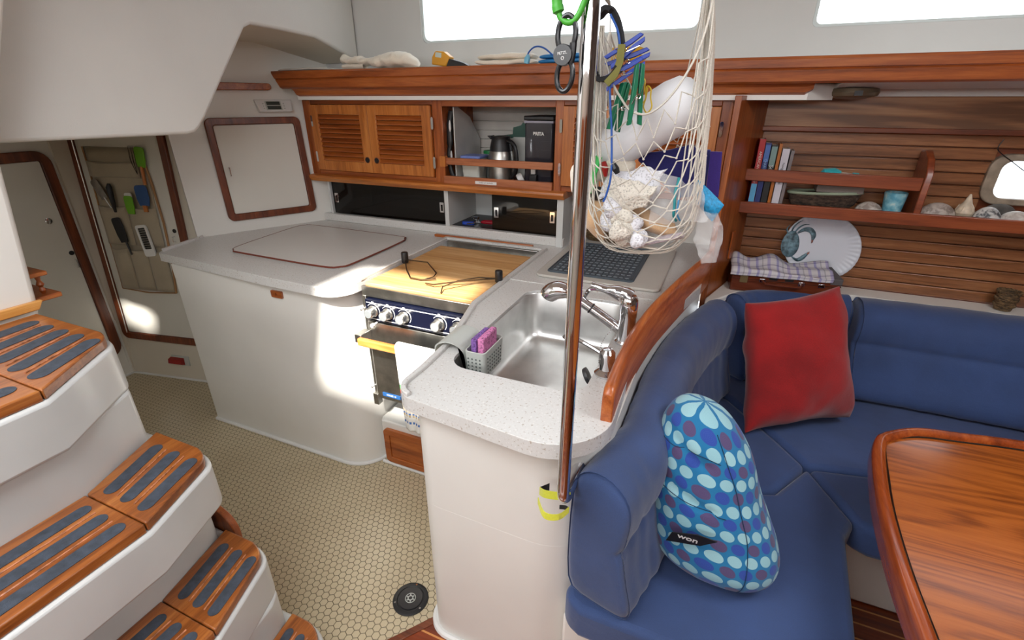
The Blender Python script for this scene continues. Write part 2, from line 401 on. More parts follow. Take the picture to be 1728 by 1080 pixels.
struct(MB().box(.10, 2.9, 2.385, 2.43, 1.44, 1.585), 'trim_6', wood('oak_trim', (108, 72, 46), (146, 102, 68), (176, 132, 92), 'x', .5, .4, .2, 1.6), bevel=.004)
struct(MB().box(.10, 2.9, 2.375, 2.387, 1.432, 1.452), 'trim_7', TEAK['dx'], bevel=.003)
w = thing('window_3', None, None, (1.03, 2.42, 1.2)); w['kind'] = 'structure'
MB().prism(rrect(.885, 1.17, 1.19, 1.37, .055), 2.400, 2.432, 'y', [rrect(.922, 1.133, 1.213, 1.347, .035)[::-1]]).build('window_frame', flat('portlight_frame', (150, 136, 118), .5, var=.15, vs=30), w, bevel=.004)
MB().prism(rrect(.915, 1.14, 1.206, 1.354, .035), 2.424, 2.428, 'y').build('pane', PANE, w)
cv = smooth([(.893, 2.398, 1.42), (.885, 2.397, 1.39), (.90, 2.397, 1.372), (.93, 2.397, 1.352), (1.0, 2.395, 1.305), (1.08, 2.393, 1.27)], 6)
tag(MB().tube(cv, .0016, 6).build('cord', BLACKP), 'thin black cord crossing the small portlight', 'cord')
# guard rail of the deck outside the windows
r = thing('guard_rail', 'pale guard rail wires with a stanchion outside the long window', 'rail', (-.6, 3.0, 1.3))
PALE = flat('pale_wire', (196, 214, 224), .4)
MB().tube([(-3.5, 3.0, 2.03), (3, 3.0, 2.03)], .006, 6).build('wire', PALE, r)
MB().tube([(-3.5, 3.0, 2.30), (3, 3.0, 2.30)], .006, 6).build('wire', PALE, r)
MB().tube([(-1.72, 3.0, 1.3), (-1.72, 3.0, 2.4)], .011, 8).build('stanchion', PALE, r)
# ---------------------------------------------------------------- icebox and peninsula carcasses
ice = [(-2.30, 1.345)]+[(-2.29, 1.325)]+arc(-1.42, 1.475, .15, -90, 0, 10)+[(-1.27, 2.17), (-2.155, 2.17)]
def scaled(z, dx): return z
cabi = thing('icebox_cabinet', 'tall off-white moulded icebox cabinet left of the stove', 'cabinet', (-1.8, 1.7, 0))
MB().prism(ice, .0, .862).build('cabinet_body', GEL, cabi, bevel=.006)
MB().tube([(-2.29, 1.345, .006), (-2.285, 1.318, .006)]+[(x, y, .006) for x, y in arc(-1.42, 1.475, .157, -90, 0, 10)], .009, 8).build('base_strip', WHITEP, cabi)
MB().prism(rrect(-1.665, -1.605, .800, .830, .004), 1.316, 1.325, 'y', [arc(-1.635, .815, .006, 360, 0, 10)[:-1]]).build('latch_plate', TEAK['x'], cabi, bevel=.001)
pen = [(-.73, 1.40), (-.64, 1.20)]+arc(-.57, .885, .07, 180, 270, 8)+[(-.30, .81)]+arc(-.30, .97, .16, -90, -10, 8)+[(-.142, 1.0), (-.142, 1.25), (-.115, 1.5), (-.07, 1.7), (-.025, 1.9), (-.025, 2.17), (-.73, 2.17)]
cabp = thing('sink_cabinet', 'off-white moulded peninsula cabinet under the sink', 'cabinet', (-.4, 1.4, 0))
sinkhole = rrect(-.64, -.22, .93, 1.62, .06)
MB().prism(pen, .0, .55).build('cabinet_body', GEL, cabp, bevel=.006)
up2 = MB().prism(pen, .545, .862, 'z', [rrect(-.62, -.235, .955, 1.61, .06)[::-1]])
up2.build('cabinet_top', GEL, cabp)
MB().tube([(-.646, 1.2, .007)]+[(x, y, .007) for x, y in arc(-.57, .885, .078, 180, 270, 8)]+[(-.30, .80, .007)], .011, 8).build('base_strip', WHITEP, cabp)
# ---------------------------------------------------------------- worktop
cw = [(-2.385, 1.36), (-2.37, 1.335)]+[(-1.62, 1.285)]+arc(-1.36, 1.385, .105, -88, 0, 10)+[(-1.252, 1.45), (-1.252, 2.07), (-.742, 2.07), (-.742, 1.36), (-.672, 1.08), (-.662, .92)]+arc(-.60, .85, .062, 180, 262, 8)+[(-.30, .757)]+arc(-.285, .90, .143, -84, 0, 10)+[(-.142, .92), (-.150, 1.15), (-.12, 1.42), (-.078, 1.65), (-.022, 1.86), (-.022, 2.49), (-.69, 2.49), (-.69, 2.2), (-2.125, 2.2), (-2.44, 1.615)]
hole = rrect(-.612, -.235, .965, 1.585, .06)
wk = thing('worktop', 'speckled white solid-surface worktop wrapping round stove and sink', 'worktop', (-1.2, 1.8, .86))
MB().prism(cw, .862, .902, 'z', [hole[::-1]]).build('slab', CORIAN, wk, bevel=.007, seg=3)
lip = MB()
lip.prism([(-1.275, 1.40), (-1.252, 1.40), (-1.252, 2.07), (-.742, 2.07), (-.742, 1.36), (-.672, 1.08), (-.662, .92), (-.662, .85)]+arc(-.60, .85, .062, 180, 255, 6)+arc(-.60, .85, .048, 255, 180, 6)+[(-.646, .92), (-.655, 1.08), (-.722, 1.36), (-.722, 2.09), (-1.275, 2.09)], .900, .913)
lip2 = MB().prism([(-2.385, 1.36), (-2.365, 1.352), (-2.425, 1.6), (-2.44, 1.61)], .900, .914)
lip.build('raised_edge', CORIAN, wk, bevel=.003); lip2.build('raised_edge', CORIAN, wk, bevel=.003)
MB().box(-1.345, -.80, 2.092, 2.112, .9025, .916).build('wood_slat', TEAK['x'], wk, bevel=.003)
MB().prism([(-2.14, 2.165), (-.67, 2.165), (-.67, 2.2), (-2.125, 2.2)], .902, .945).build('backsplash', CORIAN, wk, bevel=.004)
MB().box(-.722, -.16, 1.648, 1.654, .9021, .9055).build('step_edge', CORIAN, wk, bevel=.001)
lp = smooth([(-2.10, 1.56), (-2.06, 1.485), (-1.98, 1.47), (-1.52, 1.462), (-1.435, 1.49), (-1.415, 1.56), (-1.425, 1.90), (-1.45, 1.975), (-1.52, 2.0), (-2.06, 2.01), (-2.12, 1.985), (-2.14, 1.92)], 4, True)
lid = MB().prism(lp, .9025, .912).build('icebox_lid', LID, wk, bevel=.002); lid['label'] = 'white icebox lid with brown rubber edge'
MB().tube([(x, y, .909) for x, y in lp], .0042, 6, True).build('rubber_edge', flat('brown_rubber', (112, 50, 34), .5), lid)
# ---------------------------------------------------------------- sink
sk = thing('galley_sink', 'deep rectangular stainless steel sink in the peninsula', 'sink', (-.42, 1.27, .70))
def sring(inset, z, r): return [(x, y, z) for x, y in rrect(-.614+inset, -.233-inset, .963+inset, 1.587-inset, r, 6)]
m = MB(); m.loft([sring(-.004, .8965, .062), sring(0, .8955, .062), sring(.004, .889, .058), sring(.008, .76, .055), sring(.012, .735, .052), sring(.022, .718, .045), sring(.04, .712, .03)], cap=False)
m.f([m.v(p) for p in sring(.04, .712, .03)]); m.build('basin', SINKM, sk, ang=60)
MB().lathe([(.042, .7125), (.042, .715), (.034, .7155), (.03, .713)], (-.33, 1.05, 0), 24).build('drain', CHROME, sk)
# ---------------------------------------------------------------- stove
st = thing('stove', 'gimballed stainless steel galley stove with black control panel', 'stove', (-1.0, 1.7, .33))
MB().box(-1.232, -.762, 1.40, 2.03, .36, .845).build('oven_body', STEEL, st, bevel=.004)
MB().box(-1.245, -.752, 1.388, 1.402, .846, .888).build('hob_rail', STEEL, st, bevel=.002)
MB().prism([(-1.243, 2.045), (-.755, 2.045), (-.755, 2.062), (-1.243, 2.062)], .846, .905).build('hob_rail', STEEL, st, bevel=.002)
MB().box(-1.243, -.755, 1.40, 2.05, .848, .875).build('hob_top', STEEL, st)
NAVY = flat('navy_enamel', (16, 20, 38), .15)
MB().box(-1.222, -.765, 1.372, 1.40, .752, .842).build('control_panel', NAVY, st, bevel=.003)
lines = MB(); lines.box(-1.215, -.77, 1.3705, 1.372, .829, .8315); lines.box(-1.215, -.77, 1.3705, 1.372, .762, .7645)
for kx in (-1.185, -1.115, -1.04, -.885, -.805):
    lines.tube([(kx+.030*math.cos(a), 1.371, .797+.030*math.sin(a)) for a in [math.radians(-40+i*14) for i in range(14)]], .0013, 5)
    lines.box(kx-.005, kx+.005, 1.3705, 1.372, .825, .836)
lines.build('panel_markings', WHITEP, st)
for kx in (-1.185, -1.115, -1.04, -.885, -.805):
    kb = MB().lathe([(.024, 1.371), (.024, 1.366), (.021, 1.363), (.0205, 1.338), (.019, 1.336)], (kx, 0, .797), 24, 'y').build('knob', STEEL, st)
    MB().lathe([(.0175, 1.3358), (.0165, 1.3345), (.0001, 1.334)], (kx, 0, .797), 20, 'y').build('knob_cap', flat('aluminium_cap', (214, 222, 226), .25, .7), kb)
MB().lathe([(.004, 1.371), (.004, 1.35), (.008, 1.349), (.008, 1.338)], (-1.175, 0, .748), 12, 'y').build('lock_pin', WHITEP, st)
MB().box(-1.225, -.765, 1.376, 1.399, .385, .745).build('oven_door', STEEL, st, bevel=.003)
BRK = MB(); BRK.box(-1.245, -1.227, 1.385, 1.42, .36, .85); BRK.box(-1.247, -1.222, 1.372, 1.40, .345, .40); BRK.box(-1.248, -1.215, 1.315, 1.376, .672, .708)
BRK2 = MB().box(-.765, -.75, 1.385, 1.42, .36, .85); BRK2.box(-.782, -.752, 1.315, 1.376, .672, .708)
BRK.build('side_bracket', STEEL, st, bevel=.002); BRK2.build('side_bracket', STEEL, st, bevel=.002)
MB().prism(rrect(1.300, 1.322, .668, .700, .006), -1.222, -.775, 'x').build('towel_bar', wood('bar_teak', (170, 90, 40), (206, 122, 58), (226, 150, 84), 'x'), st)
bp = MB().prism(rrect(-1.195, -1.105, .400, .418, .002), 1.3735, 1.376, 'y').build('brand_plate', flat('blue_plate', (44, 92, 150), .3), st)
text('FORCE 10', .011, Matrix.Translation((-1.15, 1.3732, .409)) @ Matrix.Rotation(PI/2, 4, 'X'), WHITEP, st, 'brand_lettering')
for zz in (.43, .79): MB().cyl((-1.247, 0, zz), .004, 1.372, 1.39, 'y', 10).build('bolt', CHROME, st)
cb = tag(MB().prism(rrect(-1.238, -.760, 1.403, 1.975, .008), .876, .898).build('cutting_board', BOARD, None, bevel=.003), 'large maple cutting board covering the stove top', 'board')
def clamp(px, py, pts, lab):
    t = thing('pot_clamp', lab, 'clamp', (px, py, .90), 'pot clamps on the cutting board')
    MB().lathe([(.014, .905), (.015, .909), (.015, .948), (.0135, .951)], (px, py, 0), 18).build('clamp_knob', BLACKP, t)
    w_ = MB()
    for L in pts: w_.tube([(px, py, .918)]+[(x, y, zz) for x, y, zz in L], .0028, 6)
    w_.build('clamp_wire', flat('tarnished_wire', (120, 108, 92), .35, 1), t)
clamp(-1.225, 1.66, [[(-1.14, 1.55, .914), (-1.09, 1.50, .906), (-1.04, 1.50, .904), (-.99, 1.53, .906)], [(-1.11, 1.66, .92), (-1.015, 1.575, .912), (-1.01, 1.545, .906), (-1.03, 1.515, .903)]], 'black-knobbed wire pot clamp lying at the left of the cutting board')
clamp(-.748, 1.60, [[(-.80, 1.56, .92), (-.90, 1.50, .914), (-.955, 1.455, .912), (-1.0, 1.47, .906)], [(-.81, 1.55, .93), (-.862, 1.48, .932), (-.905, 1.44, .916), (-.895, 1.41, .903)]], 'black-knobbed wire pot clamp at the right edge of the cutting board')
# low box with the teak door under the stove
lb = thing('low_locker', 'low white box with teak door below the stove', 'cabinet', (-1.0, 1.6, 0))
MB().prism([(-1.262, 1.43), (-1.25, 1.405), (-.665, 1.405), (-.735, 1.6), (-.735, 2.1), (-1.262, 2.1)], 0, .238).build('box_body', GEL, lb, bevel=.006)
dr = MB().prism(rrect(-1.235, -.86, .022, .205, .02), 1.388, 1.405, 'y', [rrect(-1.205, -.89, .052, .175, .006)[::-1]]).build('door', TEAK['x'], lb, bevel=.002)
MB().prism(rrect(-1.204, -.891, .053, .174, .006), 1.393, 1.404, 'y').build('door_panel', TEAK['x'], dr)
MB().cyl((-.985, 0, .115), .013, 1.391, 1.3935, 'y', 16).build('finger_hole', DARK, dr)
MB().tube([(-1.262, 1.398, .006), (-.66, 1.398, .006)], .008, 8).build('base_strip', WHITEP, lb)
# curved teak fiddle between the counter and the settee
fp = smooth([(-.157, .885), (-.160, 1.0), (-.158, 1.15), (-.140, 1.35), (-.112, 1.52), (-.066, 1.76), (-.030, 1.93), (-.012, 2.045)], 5)
fm = MB(); rings = []
for i, (x, y) in enumerate(fp):
    a = Vector(fp[min(i+1, len(fp)-1)])-Vector(fp[max(i-1, 0)]); a.normalize(); nx, ny = a.y, -a.x
    tt = i/(len(fp)-1); top = .985+.012*math.sin(min(tt*3, 1)*PI/2); bot = .853
    if i == 0: top = .972
    w_ = .013
    pr = [(-w_, bot), (w_, bot), (w_, top-.01), (w_*.6, top-.002), (0, top), (-w_*.6, top-.002), (-w_, top-.01)]
    rings.append([(x+nx*p, y+ny*p, zz) for p, zz in pr])
fm.loft(rings)
tag(fm.build('counter_fiddle', wood('fiddle_teak', (132, 62, 24), (176, 92, 40), (206, 126, 66), 'y'), None, bevel=.003, ang=50), 'curved varnished teak fiddle rail between the sink counter and blue settee', 'rail')
# ---------------------------------------------------------------- companionway steps
YC, HW, JW = .13, .48, .26
steps = thing('companionway_steps', 'white moulded companionway steps with four varnished teak treads', 'stairs', (-1.3, .13, 0))
GRIP = flat('grey_grip_tape', (60, 67, 78), .85, var=.18, vs=60, bs=900, bst=.5)
GLUE = flat('groove_line', (176, 116, 84), .15, var=.3, vs=70)
EDGE = wood('tread_edge', (86, 34, 12), (128, 54, 20), (160, 78, 34), 'y', 1, .25, .5)
def wing(xj, xo, r, sgn, ex=0):
    # front edge from joint to rounded outer corner
    pts = [(xj+ex, YC+sgn*JW)]
    xo += ex; yo = YC+sgn*(HW+ex)
    p0 = Vector((xo, yo-sgn*r*1.0)); c = Vector((xo-.012, yo-sgn*.012)); p2 = Vector((xo-r*1.5, yo))
    for i in range(7):
        t = i/6; q = p0*(1-t)**2+c*2*t*(1-t)+p2*t*t; pts.append((q.x, q.y))
    return pts
def outline(xj, xo, bj, bo, ex=0):
    R = wing(xj, xo, .045, 1, ex); L = wing(xj, xo, .045, -1, ex)
    return R+[(bo, YC+HW+ex), (bj, YC+JW), (bj, YC-JW), (bo, YC-HW-ex)]+L[::-1]
#        z    front joint, front outer, back joint, back outer, strips
TR = [(1.00, -1.238, -1.365, -1.72, -1.735, 5), (.705, -1.046, -1.112, -1.262, -1.355, 3), (.405, -.938, -1.00, -1.13, -1.185, 3), (.145, -.79, -.85, -.955, -.99, 3)]
body = MB()
for k, (z, xj, xo, bj, bo, ns_) in enumerate(TR):
    lowz = TR[k+1][0]-.03 if k < 3 else 0
    nose = .125 if k < 3 else .1
    body.prism(outline(xj, xo, -1.76, -1.76, .008), z-.03-nose if k < 3 else 0, z-.026)
    if k < 3:
        _, _, _, nb, no, _ = TR[k+1]
        body.prism([(nb, YC+JW), (no+.012, YC+HW-.055), (no-.008, YC+HW-.018), (no-.075, YC+HW+.007), (-1.76, YC+HW+.007), (-1.76, YC-HW-.007), (no-.075, YC-HW-.007), (no-.008, YC-HW+.018), (no+.012, YC-HW+.055), (nb, YC-JW)], lowz, z-.03-nose+.004)
body.build('step_moulding', GELW, steps, bevel=.009, seg=3)
for k, (z, xj, xo, bj, bo, ns_) in enumerate(TR):
    tm = MB()
    g = .0012
    for sg in (1, -1):
        W_ = wing(xj, xo, .045, sg)
        W_[0] = (W_[0][0], W_[0][1]+sg*g)
        tm.prism(W_+[(bo+.005, YC+sg*HW), (bj, YC+sg*(JW+g))], z-.026, z)
    tm.prism([(xj, YC-JW+g), (xj, YC+JW-g), (bj, YC+JW-g), (bj, YC-JW+g)], z-.026, z)
    td = tm.build('tread', TREAD, steps, bevel=.004, seg=3)
    gl = MB()
    def pt(u, y):  # u 0 front..1 back; y offset from centre
        s_ = 1 if y >= 0 else -1; a = abs(y)
        if a <= JW: f_, b_ = xj, bj
        else:
            t = (a-JW)/(HW-JW); f_, b_ = xj+(xo-xj)*t, bj+(bo-bj)*t
        return (f_+(b_-f_)*u, YC+y)
    dep = abs(bj-xj)
    for q in range(ns_):
        u = (q+.5)/ns_*(.86)+.04
        r_ = dep/ns_*(.235 if ns_ == 3 else .215)
        for lo, hi in ((-JW+.035, JW-.035), (JW+.035, HW-.05), (-HW+.05, -JW-.035)):
            a = pt(u, lo); b = pt(u, hi)
            MB().prism(stadium(a[0], a[1], b[0], b[1], r_, 8), z+.0002, z+.0014).build('grip_strip', GRIP, td)
            if q < ns_-1:
                u2 = u+.43/ns_*1.0
                a = pt(u2, lo-.01); b = pt(u2, hi+.01)
                gl.tube([(a[0], a[1], z+.0006), (b[0], b[1], z+.0006)], .0024, 6)
    gl.build('glue_line', GLUE, td)
sb = MB().prism([(-1.50, 0), (-1.165, 0), (-1.165, .30)]+arc(-1.24, .375, .075, 0, 90, 8)+[(-1.50, .45)], .622, .642, 'y')
tag(sb.build('side_board', TEAK['z'], None, bevel=.003), 'round-cornered teak board standing on the floor beside the steps', 'board')
# light teak sill on the block and the little fiddled shelf behind it
tag(MB().prism([(-.45, 1.003), (.625, 1.003), (.64, 1.028), (-.45, 1.035)], -1.760, -1.742, 'x').build('step_sill', wood('sill_teak', (170, 104, 44), (206, 140, 66), (224, 166, 92), 'y'), None, bevel=.003), 'pale varnished sill behind the top step', 'sill')
fs = thing('fiddled_shelf', 'small teak shelf with turned spindle behind the top step', 'shelf', (-1.85, .66, .99))
MB().box(-2.0, -1.80, .60, .71, 1.005, 1.02).build('shelf_board', TEAK['y'], fs, bevel=.003)
MB().box(-2.0, -1.81, .60, .70, 1.075, 1.088).build('shelf_board', TEAK['y'], fs, bevel=.003)
MB().lathe([(.005, 1.02), (.009, 1.03), (.005, 1.04), (.010, 1.048), (.005, 1.06), (.008, 1.075)], (-1.83, .68, 0), 12).build('spindle', TEAK['z'], fs)
# ---------------------------------------------------------------- overhead lockers
lk = thing('galley_lockers', 'teak galley wall lockers with louvred doors and an open cubby', 'cabinet', (-1.1, 2.3, 1.16))
c = MB()
c.box(-2.17, -.022, 2.19, 2.49, 1.160, 1.176); c.box(-2.17, -.022, 2.19, 2.49, 1.533, 1.548)
c.box(-2.17, -2.155, 2.19, 2.49, 1.176, 1.533); c.box(-1.322, -1.305, 2.19, 2.49, 1.176, 1.533); c.box(-.728, -.712, 2.19, 2.49, 1.176, 1.533); 
c.build('locker_case', TEAK['x'], lk)
back = MB()
for i in range(8): back.box(-2.155, -.04, 2.488, 2.498, 1.178+i*.045, 1.178+i*.045+.042)
back.build('locker_back', flat('grey_lining', (196, 192, 184), .6), lk, bevel=.002)
for a, b in ((-2.172, -2.118), (-1.358, -1.302), (-.730, -.692), (-.062, -.022)): MB().box(a, b, 2.165, 2.19, 1.166, 1.548).build('face_stile', TEAK['z'], lk, bevel=.002)
for a, b, c_, d_ in ((-2.118, -1.358, 1.527, 1.548), (-1.302, -.730, 1.520, 1.548), (-.692, -.062, 1.527, 1.548), (-2.118, -1.358, 1.166, 1.190), (-.692, -.062, 1.166, 1.190)):
    MB().box(a, b, 2.1655, 2.19, c_, d_).build('face_rail', TEAK['x'], lk, bevel=.002)
MB().prism([(2.125, 1.146), (2.12, 1.152), (2.122, 1.164), (2.135, 1.168), (2.30, 1.168), (2.30, 1.132), (2.135, 1.132)], -2.165, -.665, 'x').build('bottom_moulding', TEAK['lx'], lk, bevel=.002)
def louvre_door(x0, x1, hole, hinge):
    z0, z1 = 1.193, 1.525; fw = .052
    d = MB(); d.box(x0, x0+fw, 2.150, 2.166, z0, z1); d.box(x1-fw, x1, 2.150, 2.166, z0, z1)
    d.box(x0+fw, x1-fw, 2.1505, 2.1655, z0, z0+fw); d.box(x0+fw, x1-fw, 2.1505, 2.1655, z1-fw*.9, z1)
    o = d.build('door', TEAK['lz'], lk, bevel=.0015)
    l = MB(); n = 10; a0, a1 = z0+fw, z1-fw*.9; p = (a1-a0)/n
    for i in range(n):
        b = a0+i*p
        l.prism([(2.1485, b+.001), (2.1485, b+.006), (2.163, b+p*.86+.002), (2.165, b+p*.86-.002)], x0+fw-.002, x1-fw+.002, 'x')
    l.build('louvres', TEAK['x'], o)
    if hole is not None:
        MB().lathe([(.0135, 2.1495), (.0135, 2.1512)], (hole, 0, z0+.065), 20, 'y').build('finger_hole', DARK, o)
        MB().tube([(hole+.0145*math.cos(a), 2.1495, z0+.065+.0145*math.sin(a)) for a in [i*PI/8 for i in range(16)]], .0016, 6, True).build('finger_ring', TEAK['dx'], o)
    for hz in (z0+.07, z1-.08):
        MB().prism(stadium(hinge, hz-.022, hinge, hz+.022, .006, 5), 2.1485, 2.1515, 'y').build('hinge', CHROME, o)
louvre_door(-2.115, -1.737, -1.765, -2.108)
louvre_door(-1.735, -1.360, -1.705, -1.352)
louvre_door(-.690, -.380, -.405, -.699)
louvre_door(-.378, -.062, -.355, -.052)
cr = MB(); cr.box(-1.302, -.731, 2.148, 2.166, 1.166, 1.204); cr.box(-1.290, -.731, 2.148, 2.162, 1.258, 1.291)
cr.build('cubby_rail', wood('rail_teak', (130, 72, 44), (166, 100, 64), (190, 124, 84), 'x'), lk, bevel=.003)
MB().prism(rrect(-1.314, -1.284, 1.248, 1.298, .004), 2.138, 2.166, 'y').build('rail_bracket', TEAK['lz'], lk)
lbp = MB().prism(rrect(-1.125, -1.01, 1.175, 1.189, .002), 2.1465, 2.148, 'y').build('label_plate', WHITEP, lk)
text("THIRD SET BURNER", .0085, Matrix.Translation((-1.067, 2.1462, 1.182)) @ Matrix.Rotation(PI/2, 4, 'X'), flat('grey_ink', (120, 116, 112), .6), lk, 'label_lettering')
# low locker with sliding smoked doors
sl = thing('sliding_door_locker', 'cream locker with smoked acrylic sliding doors above the backsplash', 'cabinet', (-1.3, 2.3, .90))
c = MB()
c.box(-1.322, -1.298, 2.172, 2.48, .945, 1.136); c.box(-.706, -.674, 2.160, 2.50, .90, 1.136)
c.box(-2.09, -2.076, 2.172, 2.48, .945, 1.136); c.box(-2.076, -.70, 2.48, 2.49, .92, 1.150)
c.build('locker_case', flat('locker_laminate', (206, 208, 206), .4, var=.01), sl, bevel=.0015)
MB().box(-2.076, -.706, 2.205, 2.48, .925, .946).build('locker_floor', flat('black_liner', (30, 30, 32), .4), sl)
for a, b, hs, yy in ((-2.072, -1.325, (-2.045, -1.345), 2.186), (-1.055, -.71, (-1.03, -.735), 2.186)):
    d = MB().box(a, b, yy, yy+.006, .948, 1.134).build('sliding_door', SMOKE, sl)
    for h in hs:
        MB().prism(rrect(h-.012, h+.012, 1.010, 1.062, .003), yy-.004, yy, 'y', [rrect(h-.006, h+.006, 1.018, 1.050, .002)[::-1]]).build('door_pull', CHROME, d)
# ---------------------------------------------------------------- long shelf over lockers with moulded fiddle
sh = thing('overhead_shelf', 'long teak-edged shelf below the windows', 'shelf', (-.6, 2.2, 1.55))
MB().box(-2.20, 1.9, 2.05, 2.345, 1.655, 1.668).build('shelf_board', GEL, sh)
q = MB(); xs = (-2.225, 1.9)
pr = [(2.060, 1.680), (2.044, 1.681), (2.038, 1.672), (2.040, 1.648), (2.046, 1.645), (2.042, 1.640), (2.046, 1.606), (2.056, 1.600), (2.070, 1.602), (2.066, 1.655)]
q.loft([[(-2.225+(1.68-z)*.55, y, z) for y, z in pr], [(1.9, y, z) for y, z in pr]])
q.build('front_fiddle', TEAK['x'], sh, ang=25)
q = MB()
pr = [(2.075, 1.603), (2.085, 1.59), (2.088, 1.572), (2.10, 1.565), (2.13, 1.565), (2.13, 1.603)]
q.loft([[(-2.14+(1.60-z)*.6, y, z) for y, z in pr], [(.20, y, z) for y, z in pr], [(.222, y, .6*z+.4*1.603) for y, z in pr]])
q.build('under_moulding', TEAK['x'], sh, ang=25)
MB().prism([(-2.13, 2.10), (.21, 2.10), (.30, 2.20), (.30, 2.344), (-2.13, 2.344)], 1.5485, 1.60).build('shelf_underside', GEL, sh)
MB().prism([(2.06, 1.601), (2.20, 1.585), (2.384, 1.585), (2.384, 1.601)], .30, 2.9, 'x').build('shelf_underside', GEL, sh)
tl = tag(MB(FB).prism([(.10, .695), (.475, .695)]+arc(.475, .711, .016, -90, 90, 6)+[(.10, .728)], -.03, -.001, 'y').build('wall_rail', TEAK['x'], None, bevel=.003), 'short teak rail high on the galley wall beside the overhang', 'rail')
# ---------------------------------------------------------------- hanging utensil organiser and tools (frame of the locker door)
CANV = BEIGEC; PIPE = flat('tan_piping', (168, 128, 88), .8)
og = thing('utensil_organizer', 'beige canvas pocket organizer hanging on the tall white door', 'organizer', FA @ Vector((.29, -.02, .56)))
def wob(k): return .006*math.sin(k*3.1)
MB(FA).grid(lambda u, v: (.102+.378*u+.02*(1-v)*math.sin(PI*v)*(1-2*u), -.012-.003*math.sin(u*9+v*5), .56+.77*v), 14, 20).build('canvas_back', CANV, og, solid=.003)
MB(FA).tube([(.102, -.015, 1.33), (.108, -.015, 1.2), (.104, -.015, 1.0), (.112, -.015, .8), (.112, -.015, .56), (.29, -.016, .548), (.476, -.015, .56)], .004, 6).build('piping', PIPE, og)
MB(FA).tube([(.476, -.015, .56), (.50, -.016, .75), (.505, -.016, .95), (.49, -.016, 1.15), (.475, -.015, 1.24)], .006, 6).build('piping', PIPE, og)
def pocket(s0, s1, h0, h1, d):
    MB(FA).grid(lambda u, v: (s0+(s1-s0)*u, -.016-d*math.sin(PI*u)*(.35+.65*v)-.001, h0+(h1-h0)*v-.008*math.sin(PI*u)*v), 10, 8).build('pocket', CANV, og, solid=.003)
for a, b in ((.106, .29), (.292, .478)): pocket(a, b, .82, 1.03, .016)
for a, b in ((.115, .23), (.232, .35), (.352, .474)): pocket(a, b, .565, .80, .020)
pocket(.105, .43, 1.18, 1.26, .006)
GREEN = flat('green_silicone', (110, 176, 30), .45); BLUS = flat('blue_silicone', (44, 82, 138), .5)
def blade(M, s, h, w, L, mat, par, name, y=-.024, t=.006, taper=.75):
    pts = [(s-w/2*taper, h)]+[(s-w/2, h+L*.35)]+arc(s-w*.25, h+L-w*.25, w*.25, 180, 90, 4)+arc(s+w*.25, h+L-w*.25, w*.25, 90, 0, 4)+[(s+w/2, h+L*.35), (s+w/2*taper, h)]
    return MB(M).prism(pts, y-t, y, 'y').build(name, mat, par, bevel=.002)
def tool(lab, cat, name, s, h, rot=0):
    t = thing(name, lab, cat, FA @ Vector((s, -.024, h))); return t, FA @ T(s, 0, h, ry=rot)
t, M = tool('bright green spoon spatula with wooden handle at the organizer top', 'spatula', 'spatula', .462, 1.20, 4)
blade(M, 0, .035, .058, .10, GREEN, t, 'blade'); MB(M).cyl((0, -.027, 0), .008, -.05, .04, 'z', 8).build('handle', TEAK['lz'], t)
t, M = tool('small green silicone spatula with a white tip in the organizer pocket', 'spatula', 'spatula', .338, 1.03, 0)
blade(M, 0, -.035, .055, .095, GREEN, t, 'blade', -.034); blade(M, .0, .045, .045, .03, WHITEP, t, 'tip', -.030)
t, M = tool('blue silicone spatula with wooden handle in the right organizer pocket', 'spatula', 'spatula', .432, 1.03, -2)
blade(M, 0, .012, .078, .105, BLUS, t, 'blade', -.030); MB(M).box(-.011, .011, -.038, -.030, -.02, .014).build('handle', TEAK['lz'], t)
t, M = tool('black handled tool standing in the left organizer pocket', 'kitchen tool', 'whisk', .232, 1.05, 2)
MB(M).tube([(0, -.034, -.05), (0, -.036, .0), (0, -.038, .08), (0, -.036, .10)], [.006, .011, .014, .006], 10).build('handle', BLACKP, t)
MB(M).tube([(0, -.03, -.06), (-.012, -.03, -.02), (-.016, -.03, .02)], .0015, 5).build('wire', CHROME, t)
t, M = tool('slotted metal turner leaning left in the organizer pocket', 'turner', 'turner', .185, 1.05, -28)
blade(M, 0, .02, .05, .11, STEEL, t, 'blade', -.026, .002); MB(M).tube([(0, -.027, -.06), (0, -.027, .03)], .003, 6).build('shaft', STEEL, t)
t, M = tool('black slotted turner in the lower organizer pocket', 'turner', 'turner', .255, .82, -10)
blade(M, -.01, .02, .062, .135, BLACKP, t, 'blade', -.034); MB(M).tube([(0, -.034, -.05), (-.005, -.034, .03)], .006, 6).build('shaft', BLACKP, t)
t, M = tool('white framed hand grater in the lower organizer pocket', 'grater', 'grater', .392, .79, -8)
MB(M).prism(rrect(-.036, .036, -.02, .15, .012), -.040, -.032, 'y', [rrect(-.024, .024, .02, .135, .004)[::-1]]).build('frame', WHITEP, t, bevel=.002)
g = MB(M); g.prism(rrect(-.025, .025, .019, .136, .004), -.036, -.034, 'y'); g.build('grating_plate', flat('grater_steel', (70, 70, 70), .35, 1), t)
g = MB(M)
for i in range(4):
    for j in range(9): g.box(-.019+i*.0105, -.0125+i*.0105, -.0385, -.036, .027+j*.012, .031+j*.012)
g.build('teeth', STEEL, t)
t, M = tool('thin wire whisk sticking up at the organizer top', 'whisk', 'whisk', .43, 1.20, 0)
w_ = MB(M)
for k in range(5): w_.tube(smooth([(0, -.03, .0), (-.02+.008*k, -.032-.004*(k % 2), .07), (-.016+.007*k, -.032, .14)], 4), .001, 5)
w_.build('wires', flat('dark_wire', (50, 48, 46), .3, 1), t)
